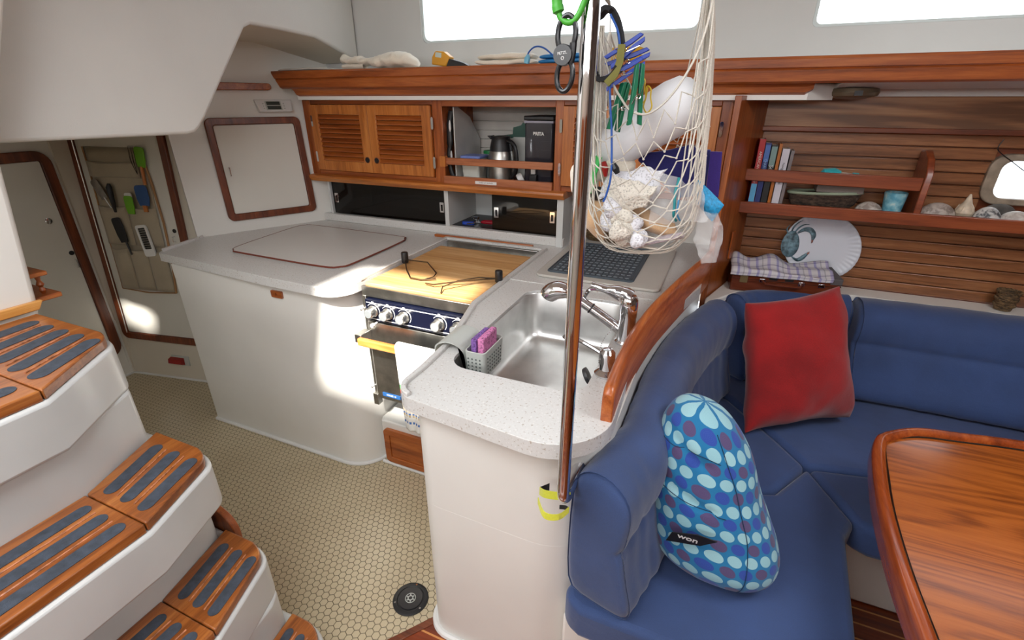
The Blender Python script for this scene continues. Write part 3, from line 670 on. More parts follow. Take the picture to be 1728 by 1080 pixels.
rf = thing('reflector_light', 'small red courtesy light low on the aft wall above the floor', 'light', FA @ Vector((.37, 0, .10)))
MB(FA).box(.318, .437, -.008, 0, .094, .156).build('back_plate', GREYP, rf, bevel=.002)
MB(FA).prism([(-.008, .146), (-.03, .138), (-.034, .112), (-.008, .100)], .314, .408, 'x').build('lens', RED, rf, bevel=.002)
# digital display on the galley wall
dp = thing('wall_display', 'white two-line digital display on the wall above the framed hatch', 'display', FB @ Vector((.49, -.02, .59)))
MB(FB).hexa([(.408, -.044, .592), (.572, -.044, .590), (.572, -.001, .590), (.408, -.001, .592)], [(.396, -.012, .652), (.580, -.012, .650), (.580, -.001, .650), (.396, -.001, .652)]).build('case', WHITEP, dp, bevel=.003)
FD = FB @ frame((.44, -.0425, .596), (1, 0, 0), (0, .47, .88))
MB(FD).box(0.004, .082, -.002, 0.001, .002, .052).build('screen_frame', GREYP, dp)
for z0 in (.006, .030): MB(FD).box(.010, .076, -.0035, -.001, z0, z0+.019).build('screen', flat('lcd', (62, 70, 66), .3), dp)
bt = MB(FD)
for i in range(3):
    bt.cyl((-.006, 0, .012+.014*i), .003, -.002, .001, 'y', 8); bt.cyl((.094, 0, .012+.014*i), .003, -.002, .001, 'y', 8)
bt.build('buttons', GREYP, dp)
# ---------------------------------------------------------------- things on the overhead shelf
random.seed(4)
def crumple(f, amp, fr, sd=0):
    def g(u, v):
        p = Vector(f(u, v)); n = noise.noise_vector(p*fr+Vector((sd, sd*.7, 0)))
        return p+n*amp
    return g
def folded(c, w, d, h, mat, name, lab, cat, n=2, sd=0, tw=0, amp=.004):
    mb = MB(T(c[0], c[1], c[2], rz=tw))
    for k in range(n):
        z0 = h/n*k; hh = h/n; kk = 1-.06*k
        def f(u, v, z0=z0, hh=hh, kk=kk):
            a = 2*PI*v; t = abs(2*u-1); sx = (u-.5)*w*kk
            ex = (1-t**8)**.5*.98+.02
            return (sx, (d/2*kk)*math.copysign(abs(math.cos(a))**.5, math.cos(a))*(.75+.25*ex), z0+hh/2+hh/2*math.copysign(abs(math.sin(a))**.7, math.sin(a))*ex*.98)
        mb.grid(crumple(f, amp, 14, sd+k*3), 30, 20, cv=True)
    return tag(mb.build(name, mat, None, ang=60), lab, cat)
folded((-2.04, 2.13, 1.681), .34, .14, .014, flat('paper_white', (216, 212, 204), .8), 'paper_stack', 'flat folded white papers at the far left end of the overhead shelf', 'papers', 1, 3, 0, .004)
def mitt():
    mb = MB()
    def f(u, v):
        a = 2*PI*v; x = -1.81+.44*u
        r = .015+.010*u+.010*math.sin(PI*min(1, max(0, u-.45)*1.9))
        e = min(1, u/.04)**.5*min(1, (1-u)/.10)**.5; r = r*e+.0005
        return (x, 2.10+r*2.0*math.cos(a), 1.684+.026*max(0, 1-u*1.8)+r+r*math.sin(a)+.003*math.sin(u*34))
    mb.grid(crumple(f, .008, 30), 54, 20, cv=True)
    return tag(mb.build('oven_mitt', WHITEC, None, ang=70), 'soiled white rolled oven mitt on the overhead shelf', 'oven mitt')
mitt()
mt2 = tag(MB().grid(crumple(lambda u, v: (-1.79+.13*u, 2.085+.016*math.cos(2*PI*v), 1.683+.010+.010*math.sin(2*PI*v)), .005, 30), 10, 14, cv=True).build('cloth_cuff', WHITEC, None), 'white rolled cloth end under the oven mitt', 'cloth')
YEL = flat('yellow_plastic', (222, 160, 44), .4)
th = thing('infrared_thermometer', 'yellow and black handheld infrared thermometer lying on the shelf', 'thermometer', (-1.18, 2.1, 1.681))
MB(T(-1.23, 2.09, 1.683, ry=8)).prism([(-.055, .0), (-.055, .03), (-.04, .056), (.0, .058), (.035, .040), (.02, .0)], -.022, .022, 'y').build('case', YEL, th, bevel=.006, seg=3)
MB(T(-1.23, 2.09, 1.683, ry=8)).prism(rrect(-.036, -.006, .032, .051, .003), -.0235, -.022, 'y').build('screen', flat('lcd_pale', (200, 214, 204), .3), th)
MB(T(-1.23, 2.09, 1.683, ry=8)).prism([(-.054, .0), (-.054, .02), (-.02, .026), (.03, .034), (.10, .026), (.155, .008), (.155, .0)], -.019, .019, 'y').build('handle', BLACKP, th, bevel=.006, seg=3)
folded((-.93, 2.11, 1.681), .27, .12, .044, WHITEC, 'folded_cloth', 'folded off-white cloths beside the blue cable on the overhead shelf', 'cloth', 2, 9, 3, .008)
BLUP = flat('blue_net', (32, 118, 178), .5, bs=300, bst=.6)
folded((-.68, 2.10, 1.681), .20, .10, .036, BLUP, 'scrubbing_cloth', 'bright blue mesh cloth on the shelf behind the chrome pole', 'cloth', 2, 5, -4)
BLUC = flat('blue_cord', (30, 86, 170), .4)
tag(MB().tube(smooth([(-.825, 2.06, 1.684), (-.82, 2.06, 1.72), (-.79, 2.06, 1.742), (-.75, 2.06, 1.735), (-.70, 2.06, 1.70), (-.66, 2.07, 1.69)], 6), .0032, 8).build('cable', BLUC), 'blue cable looped over the shelf edge', 'cable')
tag(MB().tube([(-.825, 2.055, 1.683), (-.822, 2.055, 1.70), (-.818, 2.055, 1.715)], [.011, .013, .006], 8).build('cable_plug', flat('pale_blue', (120, 190, 220), .4)), 'pale blue plug at the end of the blue cable', 'plug')
folded((-.46, 2.11, 1.681), .20, .09, .052, cloth('yellow_cloth', (206, 160, 40), .9), 'sponge_cloth', 'yellow cloth on the shelf behind the hanging net', 'cloth', 2, 7, 4)
# ---------------------------------------------------------------- cubby contents
cd = thing('thermal_carafe', 'brushed steel thermal carafe with black lid in the cubby', 'carafe', (-1.05, 2.29, 1.176))
MB().lathe([(.060, 1.1765), (.064, 1.182), (.064, 1.27), (.060, 1.305), (.055, 1.320)], (-1.05, 2.29, 0), 36).build('body', STEEL, cd)
MB().lathe([(.056, 1.319), (.054, 1.34), (.046, 1.372), (.047, 1.378), (.049, 1.386), (.02, 1.390)], (-1.05, 2.29, 0), 32).build('lid', BLACKP, cd)
MB().prism([(-1.10, 1.372), (-1.118, 1.388), (-1.09, 1.390)], 2.275, 2.30, 'y').build('spout', BLACKP, cd)
MB().tube(smooth([(-1.01, 2.275, 1.365), (-.985, 2.27, 1.362), (-.962, 2.265, 1.335), (-.955, 2.265, 1.28), (-.965, 2.27, 1.22), (-.99, 2.275, 1.195)], 5), .010, 10).build('handle', BLACKP, cd)
t = thing('food_container', 'white square food tub with blue lid beside the carafe', 'container', (-1.19, 2.27, 1.176))
MB().loft([[(x, y, 1.1765) for x, y in rrect(-1.235, -1.145, 2.225, 2.315, .014)], [(x, y, 1.282) for x, y in rrect(-1.242, -1.138, 2.218, 2.322, .014)]]).build('tub', flat('tub_white', (214, 216, 206), .4), t)
MB().prism(rrect(-1.246, -1.134, 2.214, 2.326, .014), 1.282, 1.296).build('lid', flat('blue_lid', (126, 146, 214), .4), t, bevel=.004)
def tub(x, y, r, z1, lid, lab):
    t = thing('food_container', lab, 'container', (x, y, 1.176))
    MB().lathe([(r*.85, 1.1765), (r*.95, z1-.016)], (x, y, 0), 24).build('tub', flat('clear_tub', (170, 178, 178), .3), t)
    MB().lathe([(r, z1-.016), (r*1.03, z1-.010), (r, z1-.002), (r*.8, z1)], (x, y, 0), 24).build('lid', lid, t)
tub(-1.145, 2.375, .040, 1.312, flat('green_lid', (30, 128, 66), .4), 'round tub with a green lid behind the white tub')
tub(-1.115, 2.44, .048, 1.352, flat('blue_lid2', (28, 78, 180), .4), 'round tub with a bright blue lid at the back of the cubby')
t = thing('tea_box', 'open green and white carton behind the carafe', 'box', (-1.0, 2.43, 1.176))
MB(T(-1.02, 2.43, 1.178, rz=6)).box(-.075, .065, -.04, .04, 0, .20).build('carton', flat('white_card', (216, 218, 212), .6), t, bevel=.001)
GRN = flat('dark_green_card', (14, 74, 58), .5)
MB(T(-1.02, 2.43, 1.178, rz=6)).prism([(-.015, .20), (-.01, .245), (.03, .255), (.04, .268), (.055, .262), (.068, .272), (.068, .20)], -.043, -.040, 'y').build('flap', GRN, t)
MB(T(-1.02, 2.43, 1.178, rz=6)).hexa([(-.076, -.042, .19), (-.01, -.042, .196), (-.01, .04, .196), (-.076, .04, .19)], [(-.076, -.042, .204), (-.01, -.042, .212), (-.01, .04, .212), (-.076, .04, .204)]).build('flap', GRN, t)
t = thing('percolator', 'shiny metal percolator between the carafe and the water dispenser', 'coffee pot', (-.925, 2.39, 1.176))
MB().lathe([(.040, 1.1765), (.040, 1.36), (.036, 1.375), (.012, 1.385)], (-.925, 2.40, 0), 28).build('body', CHROME, t)
MB().lathe([(.012, 1.385), (.014, 1.40), (.010, 1.412)], (-.925, 2.40, 0), 16).build('glass_knob', CLEAR, t)
SMK = glassy('smoky_plastic', (52, 50, 58), .15, .80)
t = thing('water_dispenser', 'tall smoky water filter dispenser with black lid in the cubby', 'water filter', (-.83, 2.30, 1.176))
MB().box(-.905, -.765, 2.24, 2.44, 1.178, 1.462).build('tank', SMK, t, bevel=.008)
MB().box(-.909, -.761, 2.235, 2.445, 1.463, 1.482).build('lid', BLACKP, t, bevel=.005)
MB().box(-.907, -.763, 2.237, 2.443, 1.452, 1.461).build('rim', flat('pale_rim', (150, 150, 165), .3), t)
MB().box(-.868, -.832, 2.21, 2.24, 1.178, 1.225).build('tap', BLACKP, t, bevel=.004)
MB().box(-.865, -.842, 2.222, 2.238, 1.225, 1.262).build('tap_lever', WHITEP, t, bevel=.003)
text("BRITA", .020, Matrix.Translation((-.835, 2.2385, 1.405)) @ Matrix.Rotation(PI/2, 4, 'X'), WHITEP, t, 'lettering', bold=.0008)
t = thing('pastry_cutter', 'black and white handled tool leaning at the left of the cubby', 'kitchen tool', (-1.28, 2.21, 1.176))
MB().tube(smooth([(-1.282, 2.22, 1.50), (-1.29, 2.22, 1.47), (-1.295, 2.215, 1.42), (-1.292, 2.21, 1.35), (-1.30, 2.205, 1.29), (-1.285, 2.20, 1.215), (-1.265, 2.20, 1.18)], 5), [.011]*8+[.013]*8+[.009]*15, 8, flat=1.4).build('handle', BLACKP, t)
for z0 in (1.43, 1.29): MB().ball((-1.286, 2.207, z0), (.006, .006, .030), 10).build('inlay', WHITEP, t)
tag(MB().prism([(2.20, 1.178), (2.47, 1.178), (2.47, 1.36), (2.36, 1.47), (2.24, 1.518), (2.20, 1.518)], -1.262, -1.256, 'x').build('plastic_board', flat('board_white', (196, 196, 192), .5)), 'white plastic board standing at the left of the cubby', 'board')
t = thing('lid_knob', 'white ribbed cap lying in front of the water dispenser', 'cap', (-.93, 2.24, 1.176))
MB(T(-.925, 2.24, 1.20, ry=60, rx=-20)).lathe([(.024, -.012), (.026, 0), (.022, .014), (.01, .016)], (0, 0, 0), 20).build('cap', WHITEP, t)
# things lying in the low locker
t = thing('screwdriver', 'screwdriver with red handle lying in the low locker opening', 'screwdriver', (-1.12, 2.27, .947))
MB().tube([(-1.155, 2.26, .960), (-1.14, 2.26, .962), (-1.08, 2.27, .962), (-1.06, 2.275, .96)], [.006, .011, .012, .008], 10).build('handle', flat('red_handle', (150, 20, 40), .3), t)
MB().tube([(-1.155, 2.26, .960), (-1.21, 2.25, .956)], .003, 6).build('shaft', CHROME, t)
tag(MB().prism(stadium(-1.245, 2.235, -1.20, 2.245, .010), .947, .962).build('bottle_opener', flat('blue_handle', (26, 66, 170), .4)), 'small blue-handled tool lying in the low locker opening', 'tool')
tag(MB().tube(smooth([(-1.19, 2.30, .955), (-1.22, 2.28, .975), (-1.17, 2.26, .985), (-1.18, 2.235, .96), (-1.225, 2.23, .952)], 5), .003, 6).build('corkscrew', CHROME), 'shiny metal tool between the red and blue handles in the low locker', 'tool')
tag(MB().tube([(-1.02, 2.30, 1.0), (-.93, 2.31, .985), (-.80, 2.30, 1.0)], .003, 6).build('kitchen_tongs', CHROME), 'metal tongs behind the right smoked door', 'tongs')
# ---------------------------------------------------------------- sink fittings
t = thing('faucet', 'chrome single-lever faucet with pull-out spray head', 'faucet', (-.195, 1.285, .902))
MB().lathe([(.030, .9022), (.031, .908), (.026, .914), (.0245, .985), (.0255, .987), (.0255, 1.022), (.024, 1.040), (.018, 1.050), (.004, 1.054)], (-.195, 1.285, 0), 32).build('body', CHROME, t)
MB().tube(smooth([(-.205, 1.285, .935), (-.24, 1.287, .955), (-.30, 1.29, .988), (-.365, 1.293, 1.022)], 5), [.016]*5+[.0155]*5+[.0145]*6, 16).build('spout', CHROME, t)
MB().tube([(-.302, 1.29, .9895), (-.306, 1.29, .9917)], .0168, 16).build('collar', BLACKP, t)
MB().tube(smooth([(-.365, 1.293, 1.022), (-.385, 1.293, 1.030), (-.41, 1.294, 1.030), (-.432, 1.294, 1.018), (-.442, 1.294, 1.004)], 4), [.0145, .016, .018, .020, .023, .0245, .026, .027, .028, .028, .0285, .0285, .028, .028, .027, .026, .022], 18).build('spray_head', CHROME, t)
MB().tube(smooth([(-.19, 1.285, 1.048), (-.22, 1.285, 1.060), (-.26, 1.28, 1.062), (-.305, 1.275, 1.072)], 5), [.017]*4+[.013]*5+[.009]*4+[.0075]*3, 12, flat=1.3).build('lever', CHROME, t)
MB().tube(smooth([(-.225, 1.30, 1.028), (-.275, 1.31, 1.044), (-.315, 1.32, 1.038), (-.335, 1.325, 1.01), (-.34, 1.33, .985)], 5), .0065, 10).build('hose_guide', CHROME, t)
MB().lathe([(.010, .9022), (.010, .905)], (-.195, 1.325, 0), 12).build('base_stud', CHROME, t)
t = thing('soap_dispenser', 'short chrome soap dispenser on the worktop in front of the faucet', 'soap dispenser', (-.205, 1.085, .902))
MB().lathe([(.029, .9022), (.030, .908), (.024, .913), (.017, .918), (.018, .93), (.0215, .95), (.020, .966), (.012, .975), (.003, .977)], (-.205, 1.085, 0), 28).build('body', CHROME, t)
MB().tube(smooth([(-.215, 1.088, .955), (-.26, 1.10, .968), (-.32, 1.125, .972), (-.335, 1.13, .962)], 4), .0055, 10).build('spout', CHROME, t)
t = thing('sink_plug', 'dark rubber sink plug hanging on a bead chain at the sink edge', 'plug', (-.245, 1.10, .86))
MB(T(-.252, 1.085, .885, ry=62, rz=15)).lathe([(.022, -.006), (.024, 0), (.024, .004), (.006, .007)], (0, 0, 0), 20).build('stopper', flat('dark_rubber', (50, 50, 52), .35), t)
ch = MB()
cp = smooth([(-.23, 1.12, .895), (-.243, 1.17, .908), (-.246, 1.22, .93), (-.228, 1.27, .955)], 8)
for p in cp: ch.ball(p, .0022, 6)
ch.build('bead_chain', CHROME, t, merge=False)
t = thing('sink_caddy', 'grey saddle sponge caddy hooked over the sink edge', 'caddy', (-.6, 1.09, .83))
sp = smooth([(-.69, .885), (-.685, .912), (-.655, .928), (-.62, .924), (-.598, .905), (-.592, .87), (-.590, .83)], 4)
MB().prism([(x-.0015, z) for x, z in sp]+[(x+.0015, z-.003) for x, z in sp[::-1]], 1.035, 1.155, 'y').build('saddle_strap', GREYP, t)
bk = MB()
def bring(z, i): return [(x, y, z) for x, y in rrect(-.592+i, -.528-i, 1.030+i, 1.160-i, .012)]
bk.loft([bring(.835, .004), bring(.915, 0), bring(.916, .003), bring(.838, .007)], cap=False); bk.f([bk.v(p) for p in bring(.836, .004)])
bk.build('basket', GREYP, t)
hl = MB()
for i in range(4):
    for j in range(5): hl.cyl((-.579+i*.012, 0, .85+j*.011), .0026, 1.0295, 1.0305, 'y', 8)
hl.build('drain_holes', flat('hole_shade2', (96, 102, 100), .7), t); hl = MB()
for i in range(7):
    for j in range(5): hl.cyl((0, 1.05+i*.014, .85+j*.011), .0026, -.5278, -.527, 'x', 8)
hl.build('drain_holes', flat('hole_shade', (96, 102, 100), .7), t)
def sponge(x0, x1, c, lab, dz):
    n = NT('sponge'); v = n.coord(); q = n.noise(v, 160, 3); n.col(n.ramp(q, [(.35, tuple(k*.62 for k in c)), (.5, c)])); n.bump(q, .8, .003); n.set(rough=.95)
    tag(MB(T(0, 0, 0)).box(x0, x1, 1.045, 1.135, .845, .945+dz).build('sponge', n.mt, None, bevel=.004), lab, 'sponge', 'sponges in the caddy')
sponge(-.578, -.561, (134, 96, 170), 'purple sponge in the caddy', .002); sponge(-.557, -.538, (214, 130, 180), 'pink sponge in the caddy', .008)
t = tag(MB().prism(rrect(-.648, -.158, 1.722, 2.30, .03), .9025, .914, 'z').build('drainboard', flat('beige_board', (190, 186, 178), .45, var=.02), None, bevel=.004), 'beige rounded draining board right of the sink', 'draining board')
MATC = flat('grey_silicone', (78, 88, 96), .5)
m = thing('drying_mat', 'dark grey ribbed silicone mat on the draining board', 'mat', (-.43, 1.98, .914))
MB().prism(rrect(-.612, -.262, 1.765, 2.235, .02), .9143, .917).build('mat_sheet', MATC, m)
rb = MB(); rb.tube([(x, y, .918) for x, y in rrect(-.608, -.266, 1.769, 2.231, .018)], .003, 6, True)
RIBL = flat('pale_rib', (132, 142, 148), .4)
for i in range(15): rb.box(-.598+i*.0225, -.594+i*.0225, 1.785, 2.215, .917, .9195)
rb.build('ribs', MATC, m)
rb = MB()
for j in range(12):
    for i in range(14): rb.box(-.592+i*.0225, -.578+i*.0225, 1.797+j*.0365, 1.803+j*.0365, .9171, .9186)
rb.build('cross_ribs', RIBL, m)['kind'] = 'stuff'
n = NT('wicker'); v = n.coord((1, 1, 5)); q = n.noise(v, 60, 3, .6); n.col(n.ramp(q, [(.35, (44, 32, 20)), (.65, (128, 100, 66))])); n.bump(q, .9, .004); n.set(rough=.8); WICK = n.mt
def basket(c, rx, ry, h, lab, name='wicker_basket'):
    t = thing(name, lab, 'basket', c); b = MB(); N = 40
    def ring(k, z): return [(c[0]+rx*k*math.cos(2*PI*i/N), c[1]+ry*k*math.sin(2*PI*i/N), c[2]+z+.002*math.sin(i*PI)) for i in range(N)]
    b.loft([ring(.75, .001), ring(.88, h*.4), ring(1, h), ring(.94, h), ring(.82, h*.4), ring(.7, .006)]); b.build('basket_body', WICK, t)
    tw = MB()
    for z, k in ((h, .97), (h*.62, .935), (h*.3, .87)): tw.tube([(c[0]+rx*k*1.03*math.cos(2*PI*i/72), c[1]+ry*k*1.03*math.sin(2*PI*i/72), c[2]+z+.0025*math.sin(i*PI/1.5)) for i in range(72)], .004, 5, True)
    tw.build('woven_rim', WICK, t); return t
basket((-.48, 2.38, .903), .17, .085, .075, 'low brown wicker basket on the worktop behind the draining board')
# ---------------------------------------------------------------- towel over the stove bar
n = NT('printed_towel'); uvn = n.n('ShaderNodeUVMap'); sx = n.n('ShaderNodeSeparateXYZ'); n.l(uvn, 0, sx, 0)
U, V = sx.outputs[0], sx.outputs[1]
stripe = n.math('LESS_THAN', n.math('MODULO', n.math('MULTIPLY', U, 9.0), 1.0), .6)
base = n.ramp(V, [(0, (222, 222, 216)), (.06, (228, 226, 220)), (.075, (66, 110, 178)), (.10, (226, 224, 218)), (.145, (196, 176, 140)), (.17, (70, 120, 190)), (.185, (216, 206, 186)), (.26, (214, 206, 190)), (.275, (104, 150, 206)), (.36, (214, 84, 70)), (.40, (90, 168, 96)), (.45, (228, 226, 220))], 'CONSTANT')
mx = n.n('ShaderNodeMix', data_type='RGBA'); n.nt.links.new(base, mx.inputs[7]); mx.inputs[6].default_value = lin((226, 224, 216)); n.nt.links.new(n.math('MAXIMUM', stripe, n.math('GREATER_THAN', V, .45)), mx.inputs[0])
n.nt.links.new(mx.outputs[2], n.b.inputs['Base Color']); n.bump(n.noise(n.coord(), 500, 2), .3, .001); n.set(rough=.9); TOW = n.mt
tw = MB()
def towel(u, v):
    # v 0 bottom front .. .86 over the bar .. 1 back
    x0, x1 = -1.040, -.865
    if v < .8:
        q = v/.8; z = .335+(.703-.335)*q; y = 1.293+.004*math.sin(u*11)*(1-q)
        k = .62+.38*q**.6; x = -1.000+(x0+(x1-x0)*u+1.0)*k
        y -= .014*(1-q)*math.sin(u*PI*2.5)**2
    else:
        a = (v-.8)/.2
        if a < .5: th = PI-PI*(a/.5); y = 1.311+.0185*math.cos(th); z = .703+.0185*math.sin(th)*.0+.014*math.sin(th)
        else: y = 1.3295; z = .703-.16*(a-.5)/.5
        x = x0+(x1-x0)*u
    return (x, y, z)
tw.grid(towel, 24, 50, uv=True)
tag(tw.build('dish_towel', TOW, None, solid=.003, ang=80), 'white dish towel with printed fruit hem hanging over the stove bar', 'towel')
# ---------------------------------------------------------------- deck fitting in the floor
t = thing('deck_plate', 'round black fitting set in the hex tile floor', 'deck plate', (-.752, .868, 0))
MB().lathe([(.060, .0003), (.060, .004), (.054, .006), (.046, .006), (.044, .004), (.001, .004)], (-.752, .868, 0), 48).build('flange', BLACKP, t)
MB().lathe([(.041, .0045), (.040, .007), (.001, .0075)], (-.752, .868, 0), 40).build('cap', flat('black_cap', (34, 34, 37), .3), t)
for k in range(3):
    a = math.radians(100+k*120); MB().cyl((-.752+.052*math.cos(a), .868+.052*math.sin(a), 0), .0035, .006, .0072, 'z', 10).build('screw', CHROME, t)
em = MB(); em.tube([(-.752+.017*math.cos(i*PI/16), .868+.017*math.sin(i*PI/16), .0077) for i in range(32)], .0013, 5, True)
em.tube([(-.752+.008*math.cos(i*PI/8), .868+.008*math.sin(i*PI/8), .0077) for i in range(16)], .002, 5, True)
for k in range(6):
    a = k*PI/3; em.box(-.752+.012*math.cos(a)-.002, -.752+.012*math.cos(a)+.002, .868+.012*math.sin(a)-.002, .868+.012*math.sin(a)+.002, .0075, .0082)
em.build('emblem', GREYP, t)
# ---------------------------------------------------------------- settee
se = thing('settee_base', 'off-white moulded base under the blue settee', 'settee base', (.3, 1.6, 0))
MB().prism([(-.125, .862), (.30, .862), (.345, .90), (.345, 1.30), (.44, 1.455), (2.6, 1.455), (2.6, 2.30), (.14, 2.30), (.005, 2.03), (-.045, 1.86), (-.095, 1.65), (-.125, 1.4)], .0065, .345).build('base', GEL, se, bevel=.01)
MB().prism([(-.205, .80), (.33, .80), (.345, .83), (.345, .90), (-.15, .90), (-.19, .86)], .0065, .338).build('base_end', GEL, se, bevel=.01)
def cushion(pts, z0, z1, name, lab, grp, bev=.022):
    c = MB().prism(pts, z0, z1).build(name, BLUE, None, bevel=bev, seg=4, ang=60)
    return tag(c, lab, 'cushion', grp)
G = .0015
cushion([(-.200, .80), (-.185, .768), (-.15, .752), (.40, .752), (.425, .78), (.468, 1.25), (.50, 1.315), (.40, 1.521), (.296, 1.354), (-.10, 1.20), (-.14, .95)], .345, .45, 'seat_cushion', 'front blue seat cushion beneath the spotted pillow', 'settee seat cushions')
cushion([(.398, 1.526), (.314, 1.647), (.15, 1.86), (.06, 1.86), (-.05, 1.65), (-.095, 1.4), (-.10, 1.206), (.294, 1.359)], .345, .45, 'seat_cushion', 'small wedge-shaped blue seat cushion in front of the red pillow', 'settee seat cushions')
cushion([(.402, 1.528), (.60, 1.57), (2.6, 1.57), (2.6, 2.27), (.60, 2.27), (.13, 2.08), (.06, 1.90), (.155, 1.862), (.318, 1.65)], .345, .45, 'seat_cushion', 'rear blue seat cushion along the hull under the red pillow', 'settee seat cushions')
cushion([(.405, 1.523), (.505, 1.318), (.55, 1.298), (2.6, 1.298), (2.6, 1.566), (.60, 1.566)], .345, .45, 'seat_cushion', 'blue seat cushion edge running away under the table', 'settee seat cushions')
def sweep(path, prof, name, lab, grp, e0=True, e1=True, sd=0):
    P = [Vector((x, y, 0)) for x, y in path]; n = len(P); rings = []; C = sum((Vector(p) for p in prof), Vector((0, 0)))/len(prof)
    st = []
    for i in range(n):
        t = (P[min(i+1, n-1)]-P[max(i-1, 0)]).normalized(); st.append((P[i], t, 1.0))
    cap = [(-.030, .80), (-.024, .90), (-.014, .965), (-.004, .992)]
    s2 = []
    if e0: s2 += [(P[0]+st[0][1]*(d+.03), st[0][1], k) for d, k in cap]
    body = st[1:] if e0 else st
    if e1: body = body[:-1]
    s2 += body
    if e1: s2 += [(P[-1]-st[-1][1]*(d+.03), st[-1][1], k) for d, k in cap[::-1]]
    for p, t, k in s2:
        nrm = Vector((t.y, -t.x, 0)); r = []
        for a, z in prof:
            a2 = C.x+(a-C.x)*k; z2 = C.y+(z-C.y)*k
            q = p+nrm*a2; q.z = z2; r.append(q)
        rings.append(r)
    m = MB(); m.loft(rings)
    for v in m.bm.verts:
        v.co += noise.noise_vector(v.co*9+Vector((sd, 0, 0)))*.0045
        w_ = math.sin((v.co.x*1.0+v.co.y*1.3)*70+noise.noise(v.co*6)*5)*.0024; v.co += Vector((w_, -w_, 0))
    o = m.build(name, BLUE, None, ang=75, sub=1)
    return tag(o, lab, 'cushion', grp)
armp = smooth([(-.206, .785), (-.178, .90), (-.152, 1.0), (-.143, 1.15), (-.138, 1.35), (-.115, 1.55), (-.075, 1.73), (-.02, 1.90), (.015, 1.965)], 7)
prof = [(0, .47), (0, .62), (0, .78), (.012, .818), (.04, .838), (.075, .842), (.11, .828), (.135, .795), (.143, .75), (.139, .70), (.136, .672), (.124, .658), (.134, .644), (.140, .61), (.152, .56), (.168, .51), (.172, .475), (.160, .455), (.12, .4515), (.03, .4515)]
sweep(armp, prof, 'back_cushion', 'curved blue back cushion wrapping along the counter', 'settee back cushions')
prof2 = [(0, .47), (0, .62), (0, .77), (-.01, .80), (-.035, .818), (-.075, .822), (-.11, .815), (-.14, .79), (-.155, .755), (-.159, .71), (-.161, .685), (-.152, .672), (-.166, .658), (-.176, .63), (-.19, .57), (-.215, .51), (-.225, .475), (-.21, .455), (-.17, .4515), (-.03, .4515)]
prof2 = [(-a, z) for a, z in prof2]
cp1 = smooth([(.070, 2.08), (.14, 2.165), (.28, 2.232), (.42, 2.265), (.548, 2.288)], 8)
sweep(cp1, [(a*.72, z) for a, z in prof2], 'back_cushion', 'blue corner back cushion behind the red pillow', 'settee back cushions', sd=4)
cp2 = smooth([(.556, 2.29), (.8, 2.30), (1.1, 2.30), (1.6, 2.30), (2.4, 2.30)], 14)
sweep(cp2, [(a*1.25, z) for a, z in prof2], 'back_cushion', 'long blue back cushion along the hull to the right of the red pillow', 'settee back cushions', sd=9)
def pillow(name, BL, BR, TR_, TL, Tk, mat, lab, n=34, sd=0, wr=.006):
    BL, BR, TR_, TL = map(Vector, (BL, BR, TR_, TL)); N = ((BR-BL).cross(TL-BL)).normalized()
    m = MB()
    def f(u, v, s):
        a, b = 2*u-1, 2*v-1
        u2 = .5+a/2*(1-.07*(1-b*b)); v2 = .5+b/2*(1-.07*(1-a*a))
        p = BL*(1-u2)*(1-v2)+BR*u2*(1-v2)+TR_*u2*v2+TL*(1-u2)*v2
        t = max(0, (1-abs(a)**2.2)*(1-abs(b)**2.2))**.48*Tk/2*(1.12-.2*v)
        q = p+N*t*s
        w_ = noise.noise_vector(q*7+Vector((sd, 0, 0)))*wr*2+noise.noise_vector(q*18)*wr*.6
        return q+w_*min(1, t*30)
    for s in (1, -1): m.grid(lambda u, v, s=s: f(u, v, s), n, n)
    bmesh.ops.remove_doubles(m.bm, verts=m.bm.verts, dist=.0004)
    o = m.build(name, mat, None, ang=80, sub=1)
    return tag(o, lab, 'pillow')
pillow('throw_pillow', (.205, 1.60, .462), (.565, 1.83, .485), (.437, 1.95, .950), (.135, 1.865, .865), .215, REDC, 'square red chenille pillow propped in the settee corner', sd=3, wr=.010)
# spotted pillow
n = NT('spotted_cotton'); uvn = n.n('ShaderNodeUVMap'); sx = n.n('ShaderNodeSeparateXYZ'); n.l(uvn, 0, sx, 0)
Vv = n.math('MULTIPLY', sx.outputs[1], 15.0); row = n.math('FLOOR', Vv)
vr = n.math('DIVIDE', n.math('ADD', row, .5), 15.0)
wr_ = n.math('POWER', n.math('SUBTRACT', 1.0, n.math('POWER', n.math('ABSOLUTE', n.math('SUBTRACT', n.math('MULTIPLY', vr, 2.0), 1.0)), 4.5)), .6)
cols = n.math('ROUND', n.math('MULTIPLY', wr_, n.math('SUBTRACT', 26.0, n.math('MULTIPLY', vr, 10.0))))
Uu = n.math('ADD', n.math('MULTIPLY', sx.outputs[0], cols), n.math('MULTIPLY', n.math('MODULO', row, 2.0), .5))
cu = n.math('FLOOR', Uu); fu = n.math('SUBTRACT', n.math('SUBTRACT', Uu, cu), .5); fv = n.math('MULTIPLY', n.math('SUBTRACT', n.math('SUBTRACT', Vv, row), .5), .86)
dd = n.math('SQRT', n.math('ADD', n.math('MULTIPLY', fu, fu), n.math('MULTIPLY', fv, fv)))
k = n.math('MODULO', n.math('ADD', n.math('MULTIPLY', cu, 1.0), n.math('MULTIPLY', n.math('FLOOR', n.math('DIVIDE', row, 2.0)), 1.0)), 2.0)
k2 = n.math('MODULO', n.math('ADD', n.math('ADD', cu, row), 0.0), 4.0)
typ = n.math('MULTIPLY', n.math('MODULO', n.math('ADD', n.math('ADD', n.math('MULTIPLY', cu, 2.0), row), 400.0), 4.0), .25)
